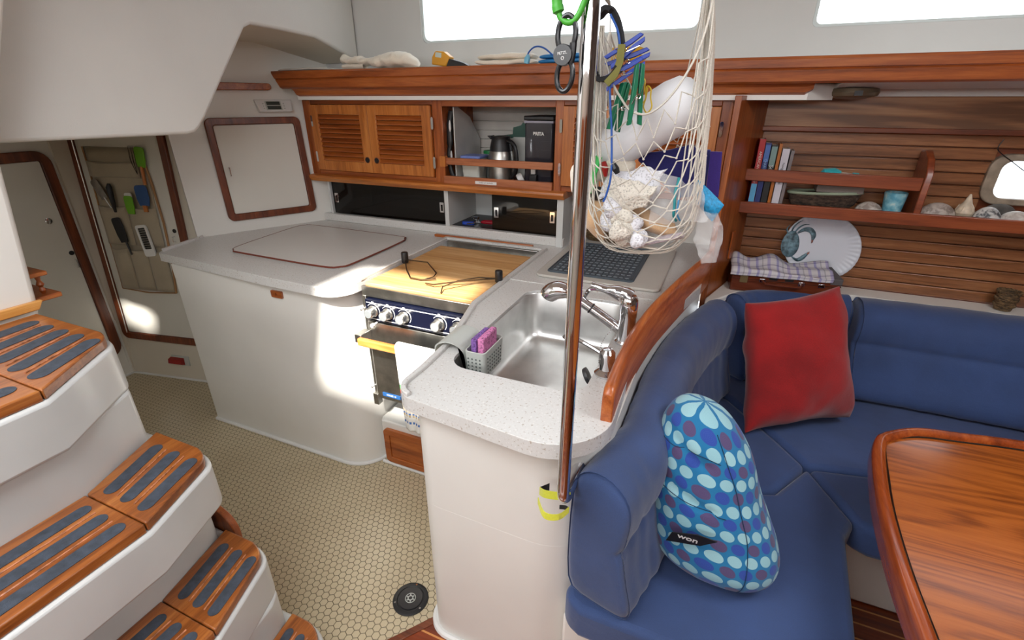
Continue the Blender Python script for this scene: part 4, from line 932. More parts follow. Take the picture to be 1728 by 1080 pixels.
dot = n.ramp(typ, [(0, (140, 186, 196)), (.2, (34, 66, 152)), (.45, (146, 190, 198)), (.7, (78, 62, 104))], 'CONSTANT')
rings = n.math('MULTIPLY', n.math('SINE', n.math('MULTIPLY', dd, 75.0)), .07)
mx = n.n('ShaderNodeMix', data_type='RGBA'); n.nt.links.new(dot, mx.inputs[6]); mx.inputs[7].default_value = lin((96, 140, 164)); n.nt.links.new(n.math('MAXIMUM', rings, 0.0), mx.inputs[0])
m2 = n.n('ShaderNodeMix', data_type='RGBA'); m2.inputs[6].default_value = lin((14, 108, 156)); n.nt.links.new(mx.outputs[2], m2.inputs[7]); n.nt.links.new(n.math('LESS_THAN', dd, .40), m2.inputs[0])
n.nt.links.new(m2.outputs[2], n.b.inputs['Base Color']); n.bump(n.noise(n.coord(), 500, 2), .2, .001); n.set(rough=.85, sheen=.2); SPOT = n.mt
def spot_f(u, v):
    # v 0 bottom .. 1 top, u around
    a = 2*PI*u; s = math.sin(PI*min(max(v, .0), 1.0))
    w_ = max(0, 1-abs(2*v-1)**4.5)**.5
    hx = (.176-.082*v)*w_; hy = (.135-.045*v)*w_
    cx = .150-.110*v-.015*math.sin(PI*v); cy = 1.005+.065*v; cz = .455+.440*v-.02*(1-v)*(1-w_)
    ca_, sa_ = math.cos(a), math.sin(a)
    x = hx*math.copysign(abs(ca_)**.85, ca_); y = hy*math.copysign(abs(sa_)**.85, sa_)
    zz = cz-.05*x/.16*(1-v)*0+.045*(x/.16)*(v-.2)*-1
    q = Vector((cx+x, cy+y, zz))
    # pinched seams across the front
    if sa_ < 0 and ca_ < .15:
        for vs in (.80, .58): q.y += .010*math.exp(-((v-vs+.1*(ca_+.3))/.018)**2)*min(1, -sa_*1.5)
    q += noise.noise_vector(q*9)*.007*w_
    q.z = max(q.z, .4535)
    return q
sp = thing('spotted_pillow', 'plump turquoise pillow with pale, blue and maroon spots leaning on the settee arm', 'pillow', (.12, 1.04, .4525))
MB().grid(spot_f, 64, 48, cu=False, cv=False, uv=True).build('cover', SPOT, sp, ang=80)
SEAM = flat('dark_thread', (16, 50, 80), .8)
def onp(u, v, off=.0015):
    q = spot_f(u, v); c = Vector((.150-.115*v, 1.005+.065*v, .455+.440*v)); d = (q-c).normalized(); return q+d*off
MB().tube([tuple(onp(.80+.05*math.sin(v*3), .08+v*.84)) for v in [i/40 for i in range(41)]], .0009, 5).build('seam', SEAM, sp)
MB().tube([tuple(onp(.55+.25*t, .80-.01*math.sin(t*6))) for t in [i/24 for i in range(25)]], .0010, 5).build('seam', SEAM, sp)
MB().tube([tuple(onp(.55+.25*t, .58-.05*t)) for t in [i/24 for i in range(25)]], .0010, 5).build('seam', SEAM, sp)
MT = frame((.060, .888, .640), (.92, -.10, .30), (-.25, -.25, .93))
MB(MT).prism([(-.060, -.024), (.018, -.024), (.058, .004), (.018, .020), (-.040, .014)], -.002, 0, 'y').build('tag_label', flat('black_tag', (14, 14, 16), .6), sp)
text("won", .026, MT @ Matrix.Translation((-.006, -.0026, 0)) @ Matrix.Rotation(math.radians(18), 4, 'Y') @ Matrix.Rotation(PI/2, 4, 'X'), WHITEP, sp, 'tag_lettering', bold=.0004)
# ---------------------------------------------------------------- table
tb = thing('saloon_table', 'varnished teak saloon table with rounded raised edge', 'table', (1.1, .8, .006))
def tline(k): return smooth([(2.2, 1.525-k*.9), (1.2, 1.518-k*.9), (.86, 1.500-k), (.70, 1.475-k), (.60, 1.455-k), (.52, 1.395-k*.7), (.482+k*.7, 1.33), (.456+k, 1.22), (.438+k, 1.08), (.430+k, .92), (.432+k, .76), (.44+k, .4), (.46+k, .0), (.55, -.25+k), (.9, -.3+k), (2.2, -.3+k)], 6)
to = tline(0); ti = tline(.022)
MB().prism(tline(.008), .682, .706).build('tabletop', TABLEW, tb)
r = MB(); rings = []
tq = tline(.014)
prr = [(-.014, .668), (-.015, .70), (-.013, .716), (-.006, .722), (.007, .722), (.013, .715), (.015, .7065), (.015, .668)]
for i, (x, y) in enumerate(tq):
    a = (Vector(tq[min(i+1, len(tq)-1)])-Vector(tq[max(i-1, 0)])).normalized(); nx, ny = -a.y, a.x
    rings.append([(x+nx*-p*-1, y+ny*p, z) for p, z in prr])
r.loft(rings); r.build('edge_moulding', wood('edge_teak', (104, 42, 16), (146, 66, 26), (176, 92, 40), 'y', .8, .2, .5), tb, ang=50)
gq = tline(.0315); MB().tube([(x, y, .7058) for x, y in gq], .0032, 6).build('inlay_groove', flat('black_inlay', (20, 14, 10), .3), tb)
MB().box(1.0, 1.3, .45, .75, .007, .682).build('pedestal', TEAK['z'], tb, bevel=.02)
# ---------------------------------------------------------------- bookshelf
bs = thing('bookshelf', 'teak shelf with fiddle rails on the slatted hull', 'shelf', (.9, 2.35, 1.11))
RW = wood('rail_red_teak', (104, 46, 24), (136, 66, 36), (158, 84, 48), 'x')
MB().box(.078, 2.9, 2.285, 2.414, 1.120, 1.132).build('shelf_board', RW, bs)
MB().box(.035, 2.9, 2.268, 2.285, 1.113, 1.160).build('front_fiddle', RW, bs, bevel=.003)
MB().prism([(.062, 1.246), (.665, 1.240), (.665, 1.288), (.062, 1.293)], 2.270, 2.283, 'y').build('upper_rail', RW, bs, bevel=.003)
MB().prism([(2.270, 1.150), (2.29, 1.133), (2.414, 1.133), (2.414, 1.372), (2.36, 1.378), (2.305, 1.350), (2.270, 1.30)], .667, .690, 'x').build('divider', RW, bs, bevel=.004)
def book(x0, x1, h, d, c, lab, title=None, tc=None, ts=.014, band=None, lean=0):
    t = thing('book', lab, 'book', ((x0+x1)/2, 2.35, 1.132), 'books on the bookshelf')
    M = T(x0, 2.293, 1.1335, ry=lean); w_ = x1-x0
    mt = flat('cover', c, .4, var=.03); pg = flat('pages', (214, 206, 188), .9, var=.08, vs=120)
    MB(M).prism([(0, 0), (w_, 0), (w_, d), (w_-.0015, d), (w_-.0015, .003), (.0015, .003), (.0015, d), (0, d)], 0, h).build('cover', mt, t)
    MB(M).box(.0016, w_-.0016, .0035, d-.004, .003, h-.003).build('pages', pg, t)
    if band: MB(M).box(.0005, w_-.0005, -.0006, .001, band[0]*h, band[1]*h).build('spine_band', flat('band', band[2], .4), t)
    if title: text(title, ts, M @ Matrix.Translation((w_/2, -.001, h*.60)) @ Matrix.Rotation(math.radians(90), 4, 'Y') @ Matrix.Rotation(PI/2, 4, 'X'), flat('ink', tc, .5), t, 'spine_lettering')
book(.098, .120, .272, .10, (176, 26, 32), 'red book with white spine lettering at the left end of the shelf', 'AMERICAN SAILING', (235, 225, 215), .014, (.0, .36, (90, 170, 214)))
book(.1225, .1425, .258, .11, (30, 48, 112), 'dark blue book between the red and black books', 'CHART GUIDE', (150, 190, 225), .013, (.72, .97, (70, 110, 178)))
book(.146, .168, .250, .11, (22, 26, 26), 'black book with white title lettering', 'South', (225, 228, 226), .020, (.68, .98, (120, 150, 146)))
book(.172, .183, .256, .10, (176, 100, 26), 'thin orange book left of the white one', None)
book(.187, .213, .238, .105, (206, 204, 212), 'thick white book with black spine lettering', 'Navigation Guide', (60, 60, 70), .012)
book(.2145, .226, .232, .11, (120, 112, 112), 'slim grey pictured book right of the white one', None, lean=1)
t = thing('bark_boat', 'dark bark-textured oval dish behind the shelf fiddle', 'dish', (.37, 2.345, 1.132))
n = NT('bark'); v = n.coord((1, 1, 2)); q = n.noise(v, 45, 4, .7); n.col(n.ramp(q, [(.35, (30, 24, 20)), (.6, (84, 66, 54)), (.75, (120, 104, 88))])); n.bump(q, 1, .006); n.set(rough=.9)
def bring2(kx, ky, z): return [(.375+kx*math.cos(a)*(1.0), 2.345+ky*math.sin(a), z+.006*math.cos(a)) for a in [2*PI*i/36 for i in range(36)]]
MB().loft([bring2(.09, .03, 1.134), bring2(.115, .045, 1.16), bring2(.132, .052, 1.205)]).build('dish_body', n.mt, t)
MB().tube(bring2(.130, .050, 1.207), .006, 8, True).build('dish_rim', flat('pale_green_rim', (150, 164, 140), .7), t)
t = thing('rolled_scarf', 'turquoise and cream rolled cloth lying on top of the dish', 'cloth', (.41, 2.35, 1.21))
TUR = cloth('turquoise_cloth', (40, 170, 178), .8)
MB().tube([(.345, 2.35, 1.262), (.36, 2.35, 1.275), (.39, 2.35, 1.277), (.41, 2.35, 1.272)], [.014, .024, .025, .020], 14).build('roll', TUR, t)
MB().tube([(.41, 2.35, 1.269), (.455, 2.35, 1.264)], .019, 14).build('roll_middle', cloth('cream_cloth', (196, 180, 160), .8), t)
MB().tube([(.455, 2.35, 1.266), (.47, 2.35, 1.266), (.482, 2.35, 1.258)], [.021, .021, .008], 14).build('roll_end', TUR, t)
MB().box(.34, .50, 2.31, 2.40, 1.212, 1.246).build('folded_base', flat('dim_cloth', (120, 110, 104), .9), t)
n = NT('pale_blue_glass'); q = n.noise(n.coord(), 40, 3); n.col(n.ramp(q, [(.4, (92, 160, 184)), (.6, (140, 196, 208)), (.7, (190, 214, 214))])); n.set(rough=.35)
tag(MB().lathe([(.028, 1.133), (.030, 1.14), (.038, 1.222), (.036, 1.224), (.028, 1.145)], (.613, 2.335, 0), 28).build('candle_holder', n.mt), 'pale blue mottled glass tumbler beside the divider', 'tumbler')
def shell(c, rx, ry, rz, c1, c2, lab, ribs=11, nm='seashell'):
    n = NT('shell'); q = n.noise(n.coord((1, 1, 1)), 38, 4, .6, .5); n.col(n.ramp(q, [(.42, c2), (.55, c1)])); n.set(rough=.5)
    def f(u, v):
        a = PI*u*2; b = PI/2*v; rib = 1+.03*math.cos(a*ribs)*(1-v)
        return (c[0]+rx*math.cos(a)*math.cos(b)*rib, c[1]+ry*math.sin(a)*math.cos(b)*rib, c[2]+.001+rz*math.sin(b))
    m = MB(); m.grid(f, 44, 10, cu=True); return tag(m.build(nm, n.mt, None, ang=70), lab, 'seashell', 'shells on the shelf')
shell((.535, 2.325, 1.133), .050, .032, .050, (186, 176, 166), (140, 126, 118), 'speckled grey shell left of the blue tumbler')
shell((.755, 2.33, 1.133), .062, .036, .062, (180, 168, 158), (132, 120, 112), 'large ribbed scallop shell right of the divider', 14)
shell((.905, 2.33, 1.133), .044, .034, .058, (206, 204, 200), (70, 72, 76), 'black and white mottled shell under the portlight', 3)
shell((.985, 2.325, 1.133), .050, .034, .050, (206, 200, 192), (176, 166, 158), 'pale shell at the right edge of the picture', 9)
cn = MB().lathe([(.004, 1.133), (.022, 1.145), (.030, 1.165), (.024, 1.185), (.014, 1.20), (.009, 1.215), (.003, 1.232)], (.838, 2.335, 0), 20)
for k in range(5):
    a = k*1.256+.4; cn.lathe([(.008, 0), (.0005, .022)], (.838+.022*math.cos(a), 2.335+.022*math.sin(a), 1.172), 8)
tag(cn.build('conch_shell', flat('conch', (206, 190, 166), .5, var=.15, vs=40), None, merge=False), 'knobbly cream conch shell with pointed spire', 'seashell', None)
tag(MB().ball((.955, 2.385, 1.165), (.05, .02, .032), 16).build('stone', flat('grey_stone', (92, 88, 84), .9, var=.2, vs=30)), 'dark grey stone behind the shells', 'stone')
# plate with crab print
pl = thing('crab_plate', 'white fluted oval platter with a blue crab, leaning on the slats', 'plate', (.42, 2.385, .803))
MP = frame((.423, 2.392, .972), (.985, 0, -.10), (0, .06, 1)) @ Matrix.Scale(1.0, 4)
def plate_f(u, v):
    a = 2*PI*u; r = .146*v; rr = r
    d = 0 if v < .68 else (v-.68)/.32
    flute = .0016*math.cos(a*44)*d
    return (1.0*rr*math.cos(a), -.012*d**1.5+flute-.004, .97*rr*math.sin(a))
MB(MP).grid(plate_f, 176, 12, cu=True).build('platter', flat('white_glaze', (206, 210, 218), .3, var=.01), pl, solid=.004)
CB = flat('crab_blue', (98, 124, 134), .5, var=.45, vs=60); CO = flat('crab_claw_tip', (150, 90, 74), .5)
def crabp(pts, name='crab_print', mt=CB):
    m = MB(); P_ = [(a*1.12-.006, b*1.12) for a, b in pts]; c_ = (sum(p[0] for p in P_)/len(P_), sum(p[1] for p in P_)/len(P_))
    def q(p, e):
        v = min(1, math.hypot(p[0], p[1]/.97)/.146); d = 0 if v < .68 else (v-.68)/.32
        return m.v(MP @ Vector((p[0], -.012*d**1.5-.0085-e, p[1])))
    rr_ = [[q(p, 0) for p in P_]]
    if name == 'crab_print':
        rr_.append([q((c_[0]+(p[0]-c_[0])*.5, c_[1]+(p[1]-c_[1])*.5), .001) for p in P_]); cc = q(c_, .0015)
        for i in range(len(P_)):
            j = (i+1) % len(P_); m.f((rr_[0][i], rr_[0][j], rr_[1][j], rr_[1][i])); m.f((rr_[1][i], rr_[1][j], cc))
    else: m.f(rr_[0])
    m.build(name, mt, pl, solid=.0006)
crabp([(-.102+.032*math.cos(a)*(1-.1*math.sin(a)), -.010+.052*math.sin(a)) for a in [2*PI*i/30 for i in range(30)]])
def limb(pts, r): 
    q = smooth(pts, 5); L = []; R = []
    for i, p in enumerate(q):
        a = (Vector(q[min(i+1, len(q)-1)])-Vector(q[max(i-1, 0)])).normalized(); w_ = r[0]+(r[1]-r[0])*math.sin(PI*(i/(len(q)-1))**r[2])
        L.append((p[0]-a.y*w_, p[1]+a.x*w_)); R.append((p[0]+a.y*w_, p[1]-a.x*w_))
    return L+R[::-1]
crabp(limb([(-.085, .035), (-.066, .052), (-.044, .054), (-.030, .038), (-.030, .018)], (.003, .010, 1.2)), 'crab_claw')
crabp(limb([(-.090, -.055), (-.072, -.066), (-.058, -.064), (-.044, -.048), (-.032, -.030)], (.002, .008, 1.3)), 'crab_claw')
crabp(limb([(-.108, .035), (-.104, .055), (-.092, .075), (-.078, .086)], (.0008, .003, .6)), 'crab_leg')
crabp(limb([(-.096, .035), (-.086, .055), (-.070, .070), (-.052, .074)], (.0008, .003, .6)), 'crab_leg')
crabp(limb([(-.120, .030), (-.126, .045), (-.118, .062)], (.0008, .003, .6)), 'crab_leg')
crabp([(-.034, .022), (-.026, .022), (-.027, .010), (-.031, .006)], 'crab_claw_tip', CO); crabp([(-.038, -.036), (-.030, -.026), (-.029, -.034), (-.036, -.044)], 'crab_claw_tip', CO)
# wooden case with cloth
bc = thing('wooden_case', 'flat brown wooden case with handle on the ledge below the plate', 'case', (.28, 2.27, .80))
MC = frame((.285, 2.27, .8005), (1, .10, 0), (0, 0, 1))
CASEW = wood('case_wood', (66, 28, 16), (98, 44, 24), (122, 62, 36), 'x', 1, .3, .3)
MB(MC).box(-.205, .205, -.085, .085, 0, .088).build('case_body', CASEW, bc, bevel=.005)
MB(MC).box(-.206, .206, -.086, .086, .055, .0565).build('lid_line', DARK, bc)
MB(MC).box(.165, .207, -.087, .088, .064, .0895).build('corner_cover', flat('grey_leather', (86, 80, 80), .7), bc, bevel=.002)
MB(MC).prism(rrect(-.172, -.142, .040, .078, .002), -.0875, -.085, 'y').build('brass_plate', flat('dull_brass', (150, 128, 88), .4, .6), bc)
MB(MC).tube([(-.085, -.087, .056), (-.078, -.108, .050), (.055, -.108, .046), (.062, -.087, .054)], .0055, 8).build('handle', CASEW, bc)
for x in (-.085, .062, .135): MB(MC).box(x-.012, x+.012, -.090, -.085, .048, .064).build('clasp', CHROME, bc, bevel=.002)
for x in (-.045, .015): MB(MC).box(x-.016, x+.016, -.0862, -.085, .060, .0882).build('leather_strap', BLACKP, bc)
n = NT('plaid_cloth'); uvn = n.n('ShaderNodeUVMap'); sx = n.n('ShaderNodeSeparateXYZ'); n.l(uvn, 0, sx, 0)
a = n.ramp(n.math('MODULO', n.math('MULTIPLY', sx.outputs[0], 5.0), 1.0), [(0, (206, 202, 204)), (.25, (206, 202, 204)), (.30, (158, 154, 190)), (.42, (200, 197, 204)), (.60, (172, 170, 174)), (.66, (206, 202, 204)), (.85, (172, 164, 194))], 'CONSTANT')
b = n.ramp(n.math('MODULO', n.math('MULTIPLY', sx.outputs[1], 5.0), 1.0), [(0, (250, 250, 250)), (.5, (250, 250, 250)), (.6, (176, 172, 190)), (.75, (240, 240, 240))], 'CONSTANT')
mx = n.n('ShaderNodeMix', data_type='RGBA', blend_type='MULTIPLY'); mx.inputs[0].default_value = .8; n.nt.links.new(a, mx.inputs[6]); n.nt.links.new(b, mx.inputs[7]); n.nt.links.new(mx.outputs[2], n.b.inputs['Base Color']); n.set(rough=.9)
def plaid(u, v):
    x = -.215+.385*u+.01*v; s = 1-math.cos(PI*min(1, max(0, (u-.08)/.4)))
    h = .092+.002*math.sin(u*20)
    if v < .22: y = -.094-.003*math.sin(u*17); z = .074+.018*(v/.22)+.0
    else:
        q = (v-.22)/.78; y = -.092+.165*q; z = h+.006*math.sin(q*9+u*5)+(.020*math.sin(PI*u*1.6)**2+.034*math.exp(-((u-.04)/.1)**2)+.03*math.exp(-((u-.45)/.13)**2))*q
    return (x, y, z)
m = MB(MC); m.grid(plaid, 40, 26, uv=True)
tag(m.build('plaid_cloth', n.mt, None, solid=.0035, ang=80), 'lilac and white plaid cloth draped over the wooden case', 'cloth')
basket((1.075, 2.355, .801), .035, .035, .075, 'small woven basket on the ledge at the right edge', 'woven_basket')
# ceiling lamp under the shelf, latch on the bulkhead
t = thing('ceiling_lamp', 'round brass-rimmed lamp under the long shelf', 'lamp', (.36, 2.24, 1.548))
MB().lathe([(.078, 1.586), (.082, 1.572), (.078, 1.562), (.062, 1.558)], (.362, 2.235, 0), 40).build('rim', flat('worn_brass', (128, 116, 96), .4, .7), t)
MB().lathe([(.061, 1.559), (.045, 1.553), (.001, 1.550)], (.362, 2.235, 0), 32).build('lens', flat('clouded_lens', (120, 112, 104), .3), t)
MB().box(.355, .380, 2.150, 2.158, 1.562, 1.578).build('switch', BLACKP, t)
MBH = frame((.06, 2.235, .98), (.30, .954, 0), (0, 0, 1))
tag(MB(MBH).prism(rrect(-.02, .012, -.06, .06, .004), -.012, -.004, 'y').build('door_catch', TEAK['z'], None, bevel=.002), 'small vertical teak catch on the bulkhead below the bookshelf', 'catch')
# ---------------------------------------------------------------- chrome pole and everything hanging on it
po = thing('grab_pole', 'polished steel grab pole standing at the end of the sink peninsula', 'pole', (-.199, .72, .80))
MB().tube([(-.200, .850, .792), (-.200, .800, .792)]+[(-.199, .720+.04*(1-math.sin(a))*1.0, .832-.04*math.cos(a)) for a in [i*PI/16 for i in range(0, 9)]][0:9]+[(-.199, .72, .84), (-.199, .72, 1.4), (-.199, .72, 2.149)], .0125, 24).build('tube', CHROME, po)
SY = cloth('yellow_webbing', (204, 206, 50), .8); NY = flat('black_webbing', (28, 28, 30), .8)
t = thing('safety_strap', 'yellow and black webbing strap looped round the foot of the pole', 'strap', (-.225, .74, .76))
def band(pts, w, mt, par, name, tilt=0):
    m = MB(); q = smooth(pts, 6)
    m.loft([[(p[0], p[1], p[2]-w/2), (p[0]+.001, p[1]+.001, p[2]-w/2), (p[0]+.001, p[1]+.001, p[2]+w/2), (p[0], p[1], p[2]+w/2)] for p in q]); return m.build(name, mt, par)
band([(-.190, .742, .800), (-.215, .738, .795), (-.245, .742, .785), (-.262, .756, .775)], .022, SY, t, 'webbing')
band([(-.262, .756, .775), (-.262, .77, .765), (-.25, .785, .765)], .022, NY, t, 'webbing_end')
band([(-.258, .735, .768), (-.235, .712, .758), (-.205, .715, .762), (-.188, .73, .775)], .018, SY, t, 'webbing')
band([(-.188, .73, .775), (-.20, .745, .762), (-.215, .755, .748)], .012, NY, t, 'webbing_end')
GT = flat('green_rubber', (64, 158, 44), .45)
tag(MB().tube(smooth([(-.2395, .70, 1.668), (-.238, .70, 1.658), (-.233, .70, 1.646), (-.222, .70, 1.641), (-.212, .70, 1.646), (-.204, .702, 1.662), (-.195, .705, 1.69), (-.185, .715, 1.70), (-.186, .735, 1.695), (-.20, .738, 1.66), (-.21, .73, 1.65)], 6), [.0072]*5+[.0078]*4+[.0040]*52, 12).build('rubber_tie', GT), 'green rubber tie wrapped round the pole with a bulb end', 'tie')
op = thing('two_ring_tool', 'black two-ringed tool with white lettering hung on the green tie', 'tool', (-.226, .70, 1.555))
def ringpts(cx, cz, rx, rz, rot, n=28): 
    c_, s_ = math.cos(rot), math.sin(rot)
    return [(cx+rx*math.cos(a)*c_-rz*math.sin(a)*s_, .700, cz+rx*math.cos(a)*s_+rz*math.sin(a)*c_) for a in [2*PI*i/n for i in range(n)]]
BLG = flat('black_gloss', (24, 25, 28), .25)
MB().tube(ringpts(-.2245, 1.628, .0122, .0215, -.05), .0036, 10, True).build('upper_ring', BLG, op)
MB().tube(ringpts(-.2250, 1.5795, .0110, .0195, -.10), .0036, 10, True).build('lower_ring', BLG, op)
MB().lathe([(.0001, .693), (.0125, .693), (.0132, .695), (.0132, .703)], (-.2275, 0, 1.604), 28, 'y').build('pivot_disc', BLG, op)
MB().tube([(-.215, .700, 1.618), (-.2155, .700, 1.606), (-.218, .700, 1.593)], .005, 8).build('shank', BLG, op)
text("PETZL", .0048, Matrix.Translation((-.2275, .6927, 1.606)) @ Matrix.Rotation(math.radians(-8), 4, 'Y') @ Matrix.Rotation(PI/2, 4, 'X'), WHITEP, op, 'lettering')
MB().tube(ringpts(-.2268, 1.600, .0018, .0018, 0, 10), .0005, 4, True).build('emblem', WHITEP, op).location.y -= .0072
BK = flat('black_foam', (22, 22, 24), .8); OL = flat('olive_webbing', (128, 124, 62), .8)
t = thing('headband', 'black and olive webbing loop hanging behind the pole', 'strap', (-.19, .80, 1.58))
lp = smooth([(-.206, .795, 1.660), (-.195, .795, 1.667), (-.182, .795, 1.652), (-.173, .795, 1.622), (-.174, .795, 1.598), (-.184, .795, 1.582), (-.203, .795, 1.580), (-.214, .795, 1.60), (-.218, .795, 1.64)], 6, True)
m = MB()
pp = [Vector(p) for p in lp]; N_ = len(pp); rg = []
for i in range(N_):
    tt = (pp[(i+1) % N_]-pp[i-1]).normalized(); nn = Vector((tt.z, 0, -tt.x)); w_ = .010 if i < 9 or 24 < i < 40 else .004
    rg.append([pp[i]+nn*.002+Vector((0, -w_, 0)), pp[i]-nn*.004+Vector((0, -w_, 0)), pp[i]-nn*.006+Vector((0, w_, 0)), pp[i]+nn*.004+Vector((0, w_, 0))])
rg.append(rg[0]); m.loft(rg, cap=False); m.build('padded_loop', BK, t)
MB().tube([(-.170, .79, 1.622), (-.1705, .788, 1.60), (-.176, .786, 1.583), (-.187, .784, 1.571)], .0025, 6, flat=2.4).build('webbing_tail', OL, t)
# ---------------------------------------------------------------- the hanging net
STR = cloth('net_cotton', (206, 200, 188), .9, 800)
net = thing('hammock_net', 'knotted white string net hanging between the pole and the overhead', 'net', (-.12, .86, 1.285))
NJ, NI = 30, 20
def netp(i, j):
    s = PI*min(max(i/NI, 0), 1); ph = (j/NJ-.5)*PI*1.0
    rim = .135; bot = .365
    dep = rim+(bot-rim)*math.cos(ph)**.8 if abs(ph) < PI/2 else rim
    top = 1.645+.04*(i/NI)
    ss = math.sin(s)
    c_ = math.cos(s)
    hw = .072+.052*min(1, ss*1.1)*math.cos(ph)**.3 if abs(ph) < 1.57 else .072
    x = -.132-hw*math.copysign(abs(c_)**(.66+.5*(1-math.cos(ph))), c_)+.012*ss
    z = top-dep*ss**(.60+.45*(1-math.cos(ph)))
    y = .855+.085*math.sin(ph)*ss**.7
    p = Vector((x, y, z)); return p+noise.noise_vector(p*25)*.003*ss
m = MB()
for j in range(NJ):
    pts = []
    for i in range(NI+1):
        off = (.25 if (i+j) % 2 else -.25)*(1 if 2 < i < NI-2 else .2)
        pts.append(tuple(netp(i, min(max(j+.5+off*1.6, 0), NJ))))
    m.tube(smooth(pts, 2), .0011, 5)
kn = m
for j in range(NJ):
    for i in range(3, NI-2):
        if (i+j) % 2: kn.ball(netp(i, min(j+.9, NJ)), .0019, 6)
m.build('mesh_strands', STR, net, merge=False)
for jj, nm in ((0, 'rim_cord'), (NJ, 'rim_cord')): MB().tube(smooth([tuple(netp(i, jj)) for i in range(NI+1)], 3), .0016, 6).build(nm, STR, net)
hk = MB(); a, b = netp(NI, NJ/2), Vector((-.05, .86, 1.95))
for k in range(7): hk.tube([tuple(netp(NI, k*NJ/6)), tuple(a.lerp(b, .12)+Vector((.001*(k-3), 0, 0))), tuple(b)], .0009, 4)
a = netp(0, NJ/2)
for k in range(7): hk.tube([tuple(netp(0, k*NJ/6)), tuple(a+Vector((.003, -.02, .03))), (-.199+.014*math.cos(k), .72+.014*math.sin(k), 1.70)], .0009, 4)
hk.tube([tuple(b), (-.045, .86, 2.149)], .002, 6)
for j in range(0, NJ+1, 2):
    q0 = Vector((-.208+.002*(j % 5), .80, 1.640+.004*(j % 4)))
    hk.tube([tuple(q0), tuple(q0.lerp(netp(4+(j//2) % 3, j), .5)+Vector((0, -.004, 0))), tuple(netp(4+(j//2) % 3, j))], .0010, 4)
    q1 = Vector((-.071+.001*(j % 5), .858, 1.690))
    hk.tube([tuple(q1), tuple(netp(NI-4-(j//2) % 4, j))], .0010, 4)
hk.build('hanging_cords', STR, net, merge=False)
# contents
def lump(c, r, mt, par, name, amp=.2, fr=30, sd=0, seg=24, rot=0):
    m = MB(); m.ball((0, 0, 0), r, seg)
    for v in m.bm.verts: v.co *= 1+noise.noise(v.co*fr+Vector((sd, 0, 0)))*amp*2
    R = Matrix.Translation(c) @ Matrix.Rotation(math.radians(rot), 4, 'Y'); m.bm.transform(R)
    return m.build(name, mt, par, ang=80)
WH = flat('white_foam', (234, 236, 240), .7, var=.02)
m = MB(frame((-.133, .885, 1.515), (-.52, 0, .86), (.86, 0, .52)))
m.lathe([(.0005, -.115), (.025, -.112), (.038, -.098), (.042, -.075), (.043, .0), (.044, .045), (.040, .068), (.028, .082), (.012, .088), (.0005, .089)], (0, 0, 0), 36)
tag(m.build('white_roll', WH, None, ang=60), 'thick white rounded roll lying aslant in the net', 'roll')
NAV = cloth('navy_felt', (30, 28, 92), .95)
tag(MB().prism([(-.150, 1.452), (-.146, 1.464), (-.105, 1.470), (-.062, 1.482), (-.055, 1.474), (-.032, 1.474), (-.030, 1.40), (-.075, 1.392), (-.12, 1.43)], .905, .915, 'y').build('navy_felt', NAV, None, bevel=.002), 'dark navy felt pieces standing at the right of the net', 'felt')
tag(MB().prism([(-.032, 1.472), (-.014, 1.472), (-.008, 1.40), (-.028, 1.38)], .900, .904, 'y').build('purple_felt', cloth('purple_felt', (54, 34, 118), .95), None), 'strip of purple felt beside the navy felt in the net', 'felt')
def lace(name, c):
    n = NT(name); v = n.coord(); vo = n.n('ShaderNodeTexVoronoi'); vo.inputs['Scale'].default_value = 260; n.nt.links.new(v, vo.inputs[0])
    n.col(n.ramp(vo.outputs[0], [(.18, tuple(k*.80 for k in c)), (.42, c)])); n.bump(vo.outputs[0], .8, .002); return n.set(rough=.95)
L1 = lace('white_lace', (226, 226, 232)); L2 = lace('cream_crochet', (224, 218, 206))
def sheet(pts4, mt, name, lab, cat, amp=.010, fr=18, th=.002, n=26, sd=0):
    A, B, C_, D = [Vector(p) for p in pts4]
    def f(u, v):
        p = A*(1-u)*(1-v)+B*u*(1-v)+C_*u*v+D*(1-u)*v
        return p+noise.noise_vector(p*fr+Vector((sd, 0, 0)))*amp+Vector((0, -.018*math.sin(PI*u)*math.sin(PI*v), 0))
    m = MB(); m.grid(f, n, n); return tag(m.build(name, mt, None, solid=th, ang=80), lab, cat)
sheet([(-.198, .83, 1.395), (-.105, .83, 1.392), (-.088, .84, 1.452), (-.190, .85, 1.440)], L1, 'lace_cloth', 'white lace cloth bunched in the middle of the net', 'cloth', .016, 26, sd=2)
sheet([(-.190, .815, 1.385), (-.115, .815, 1.383), (-.10, .825, 1.43), (-.175, .825, 1.43)], L2, 'lace_cloth', 'cream lace cloth low in the middle of the net', 'cloth', .02, 30, sd=7)
cr_ = [(-.170, 1.385, .017), (-.152, 1.372, .018), (-.172, 1.360, .016), (-.150, 1.350, .018), (-.132, 1.358, .016), (-.135, 1.338, .016), (-.118, 1.340, .016), (-.150, 1.333, .013)]
for i, (x, z, r) in enumerate(cr_):
    o = lump((x, .812+.006*(i % 3), z), r, L2 if i % 2 else L1, None, 'crochet_scrubber', .28, 45, i*3)
    tag(o, 'round crocheted scrubber in the bunch hanging under the net', 'scrubber', 'crocheted scrubbers')
TAN = cloth('tan_cloth', (196, 160, 122), .9)
sheet([(-.228, .85, 1.345), (-.185, .84, 1.318), (-.178, .84, 1.385), (-.234, .86, 1.395)], TAN, 'tan_cloth', 'tan cloth at the left bottom of the net', 'cloth', .006, sd=5)
sheet([(-.135, .84, 1.352), (-.060, .84, 1.335), (-.070, .85, 1.362), (-.140, .85, 1.385)], TAN, 'tan_cloth', 'tan cloth right of the crocheted scrubbers', 'cloth', .008, sd=15)
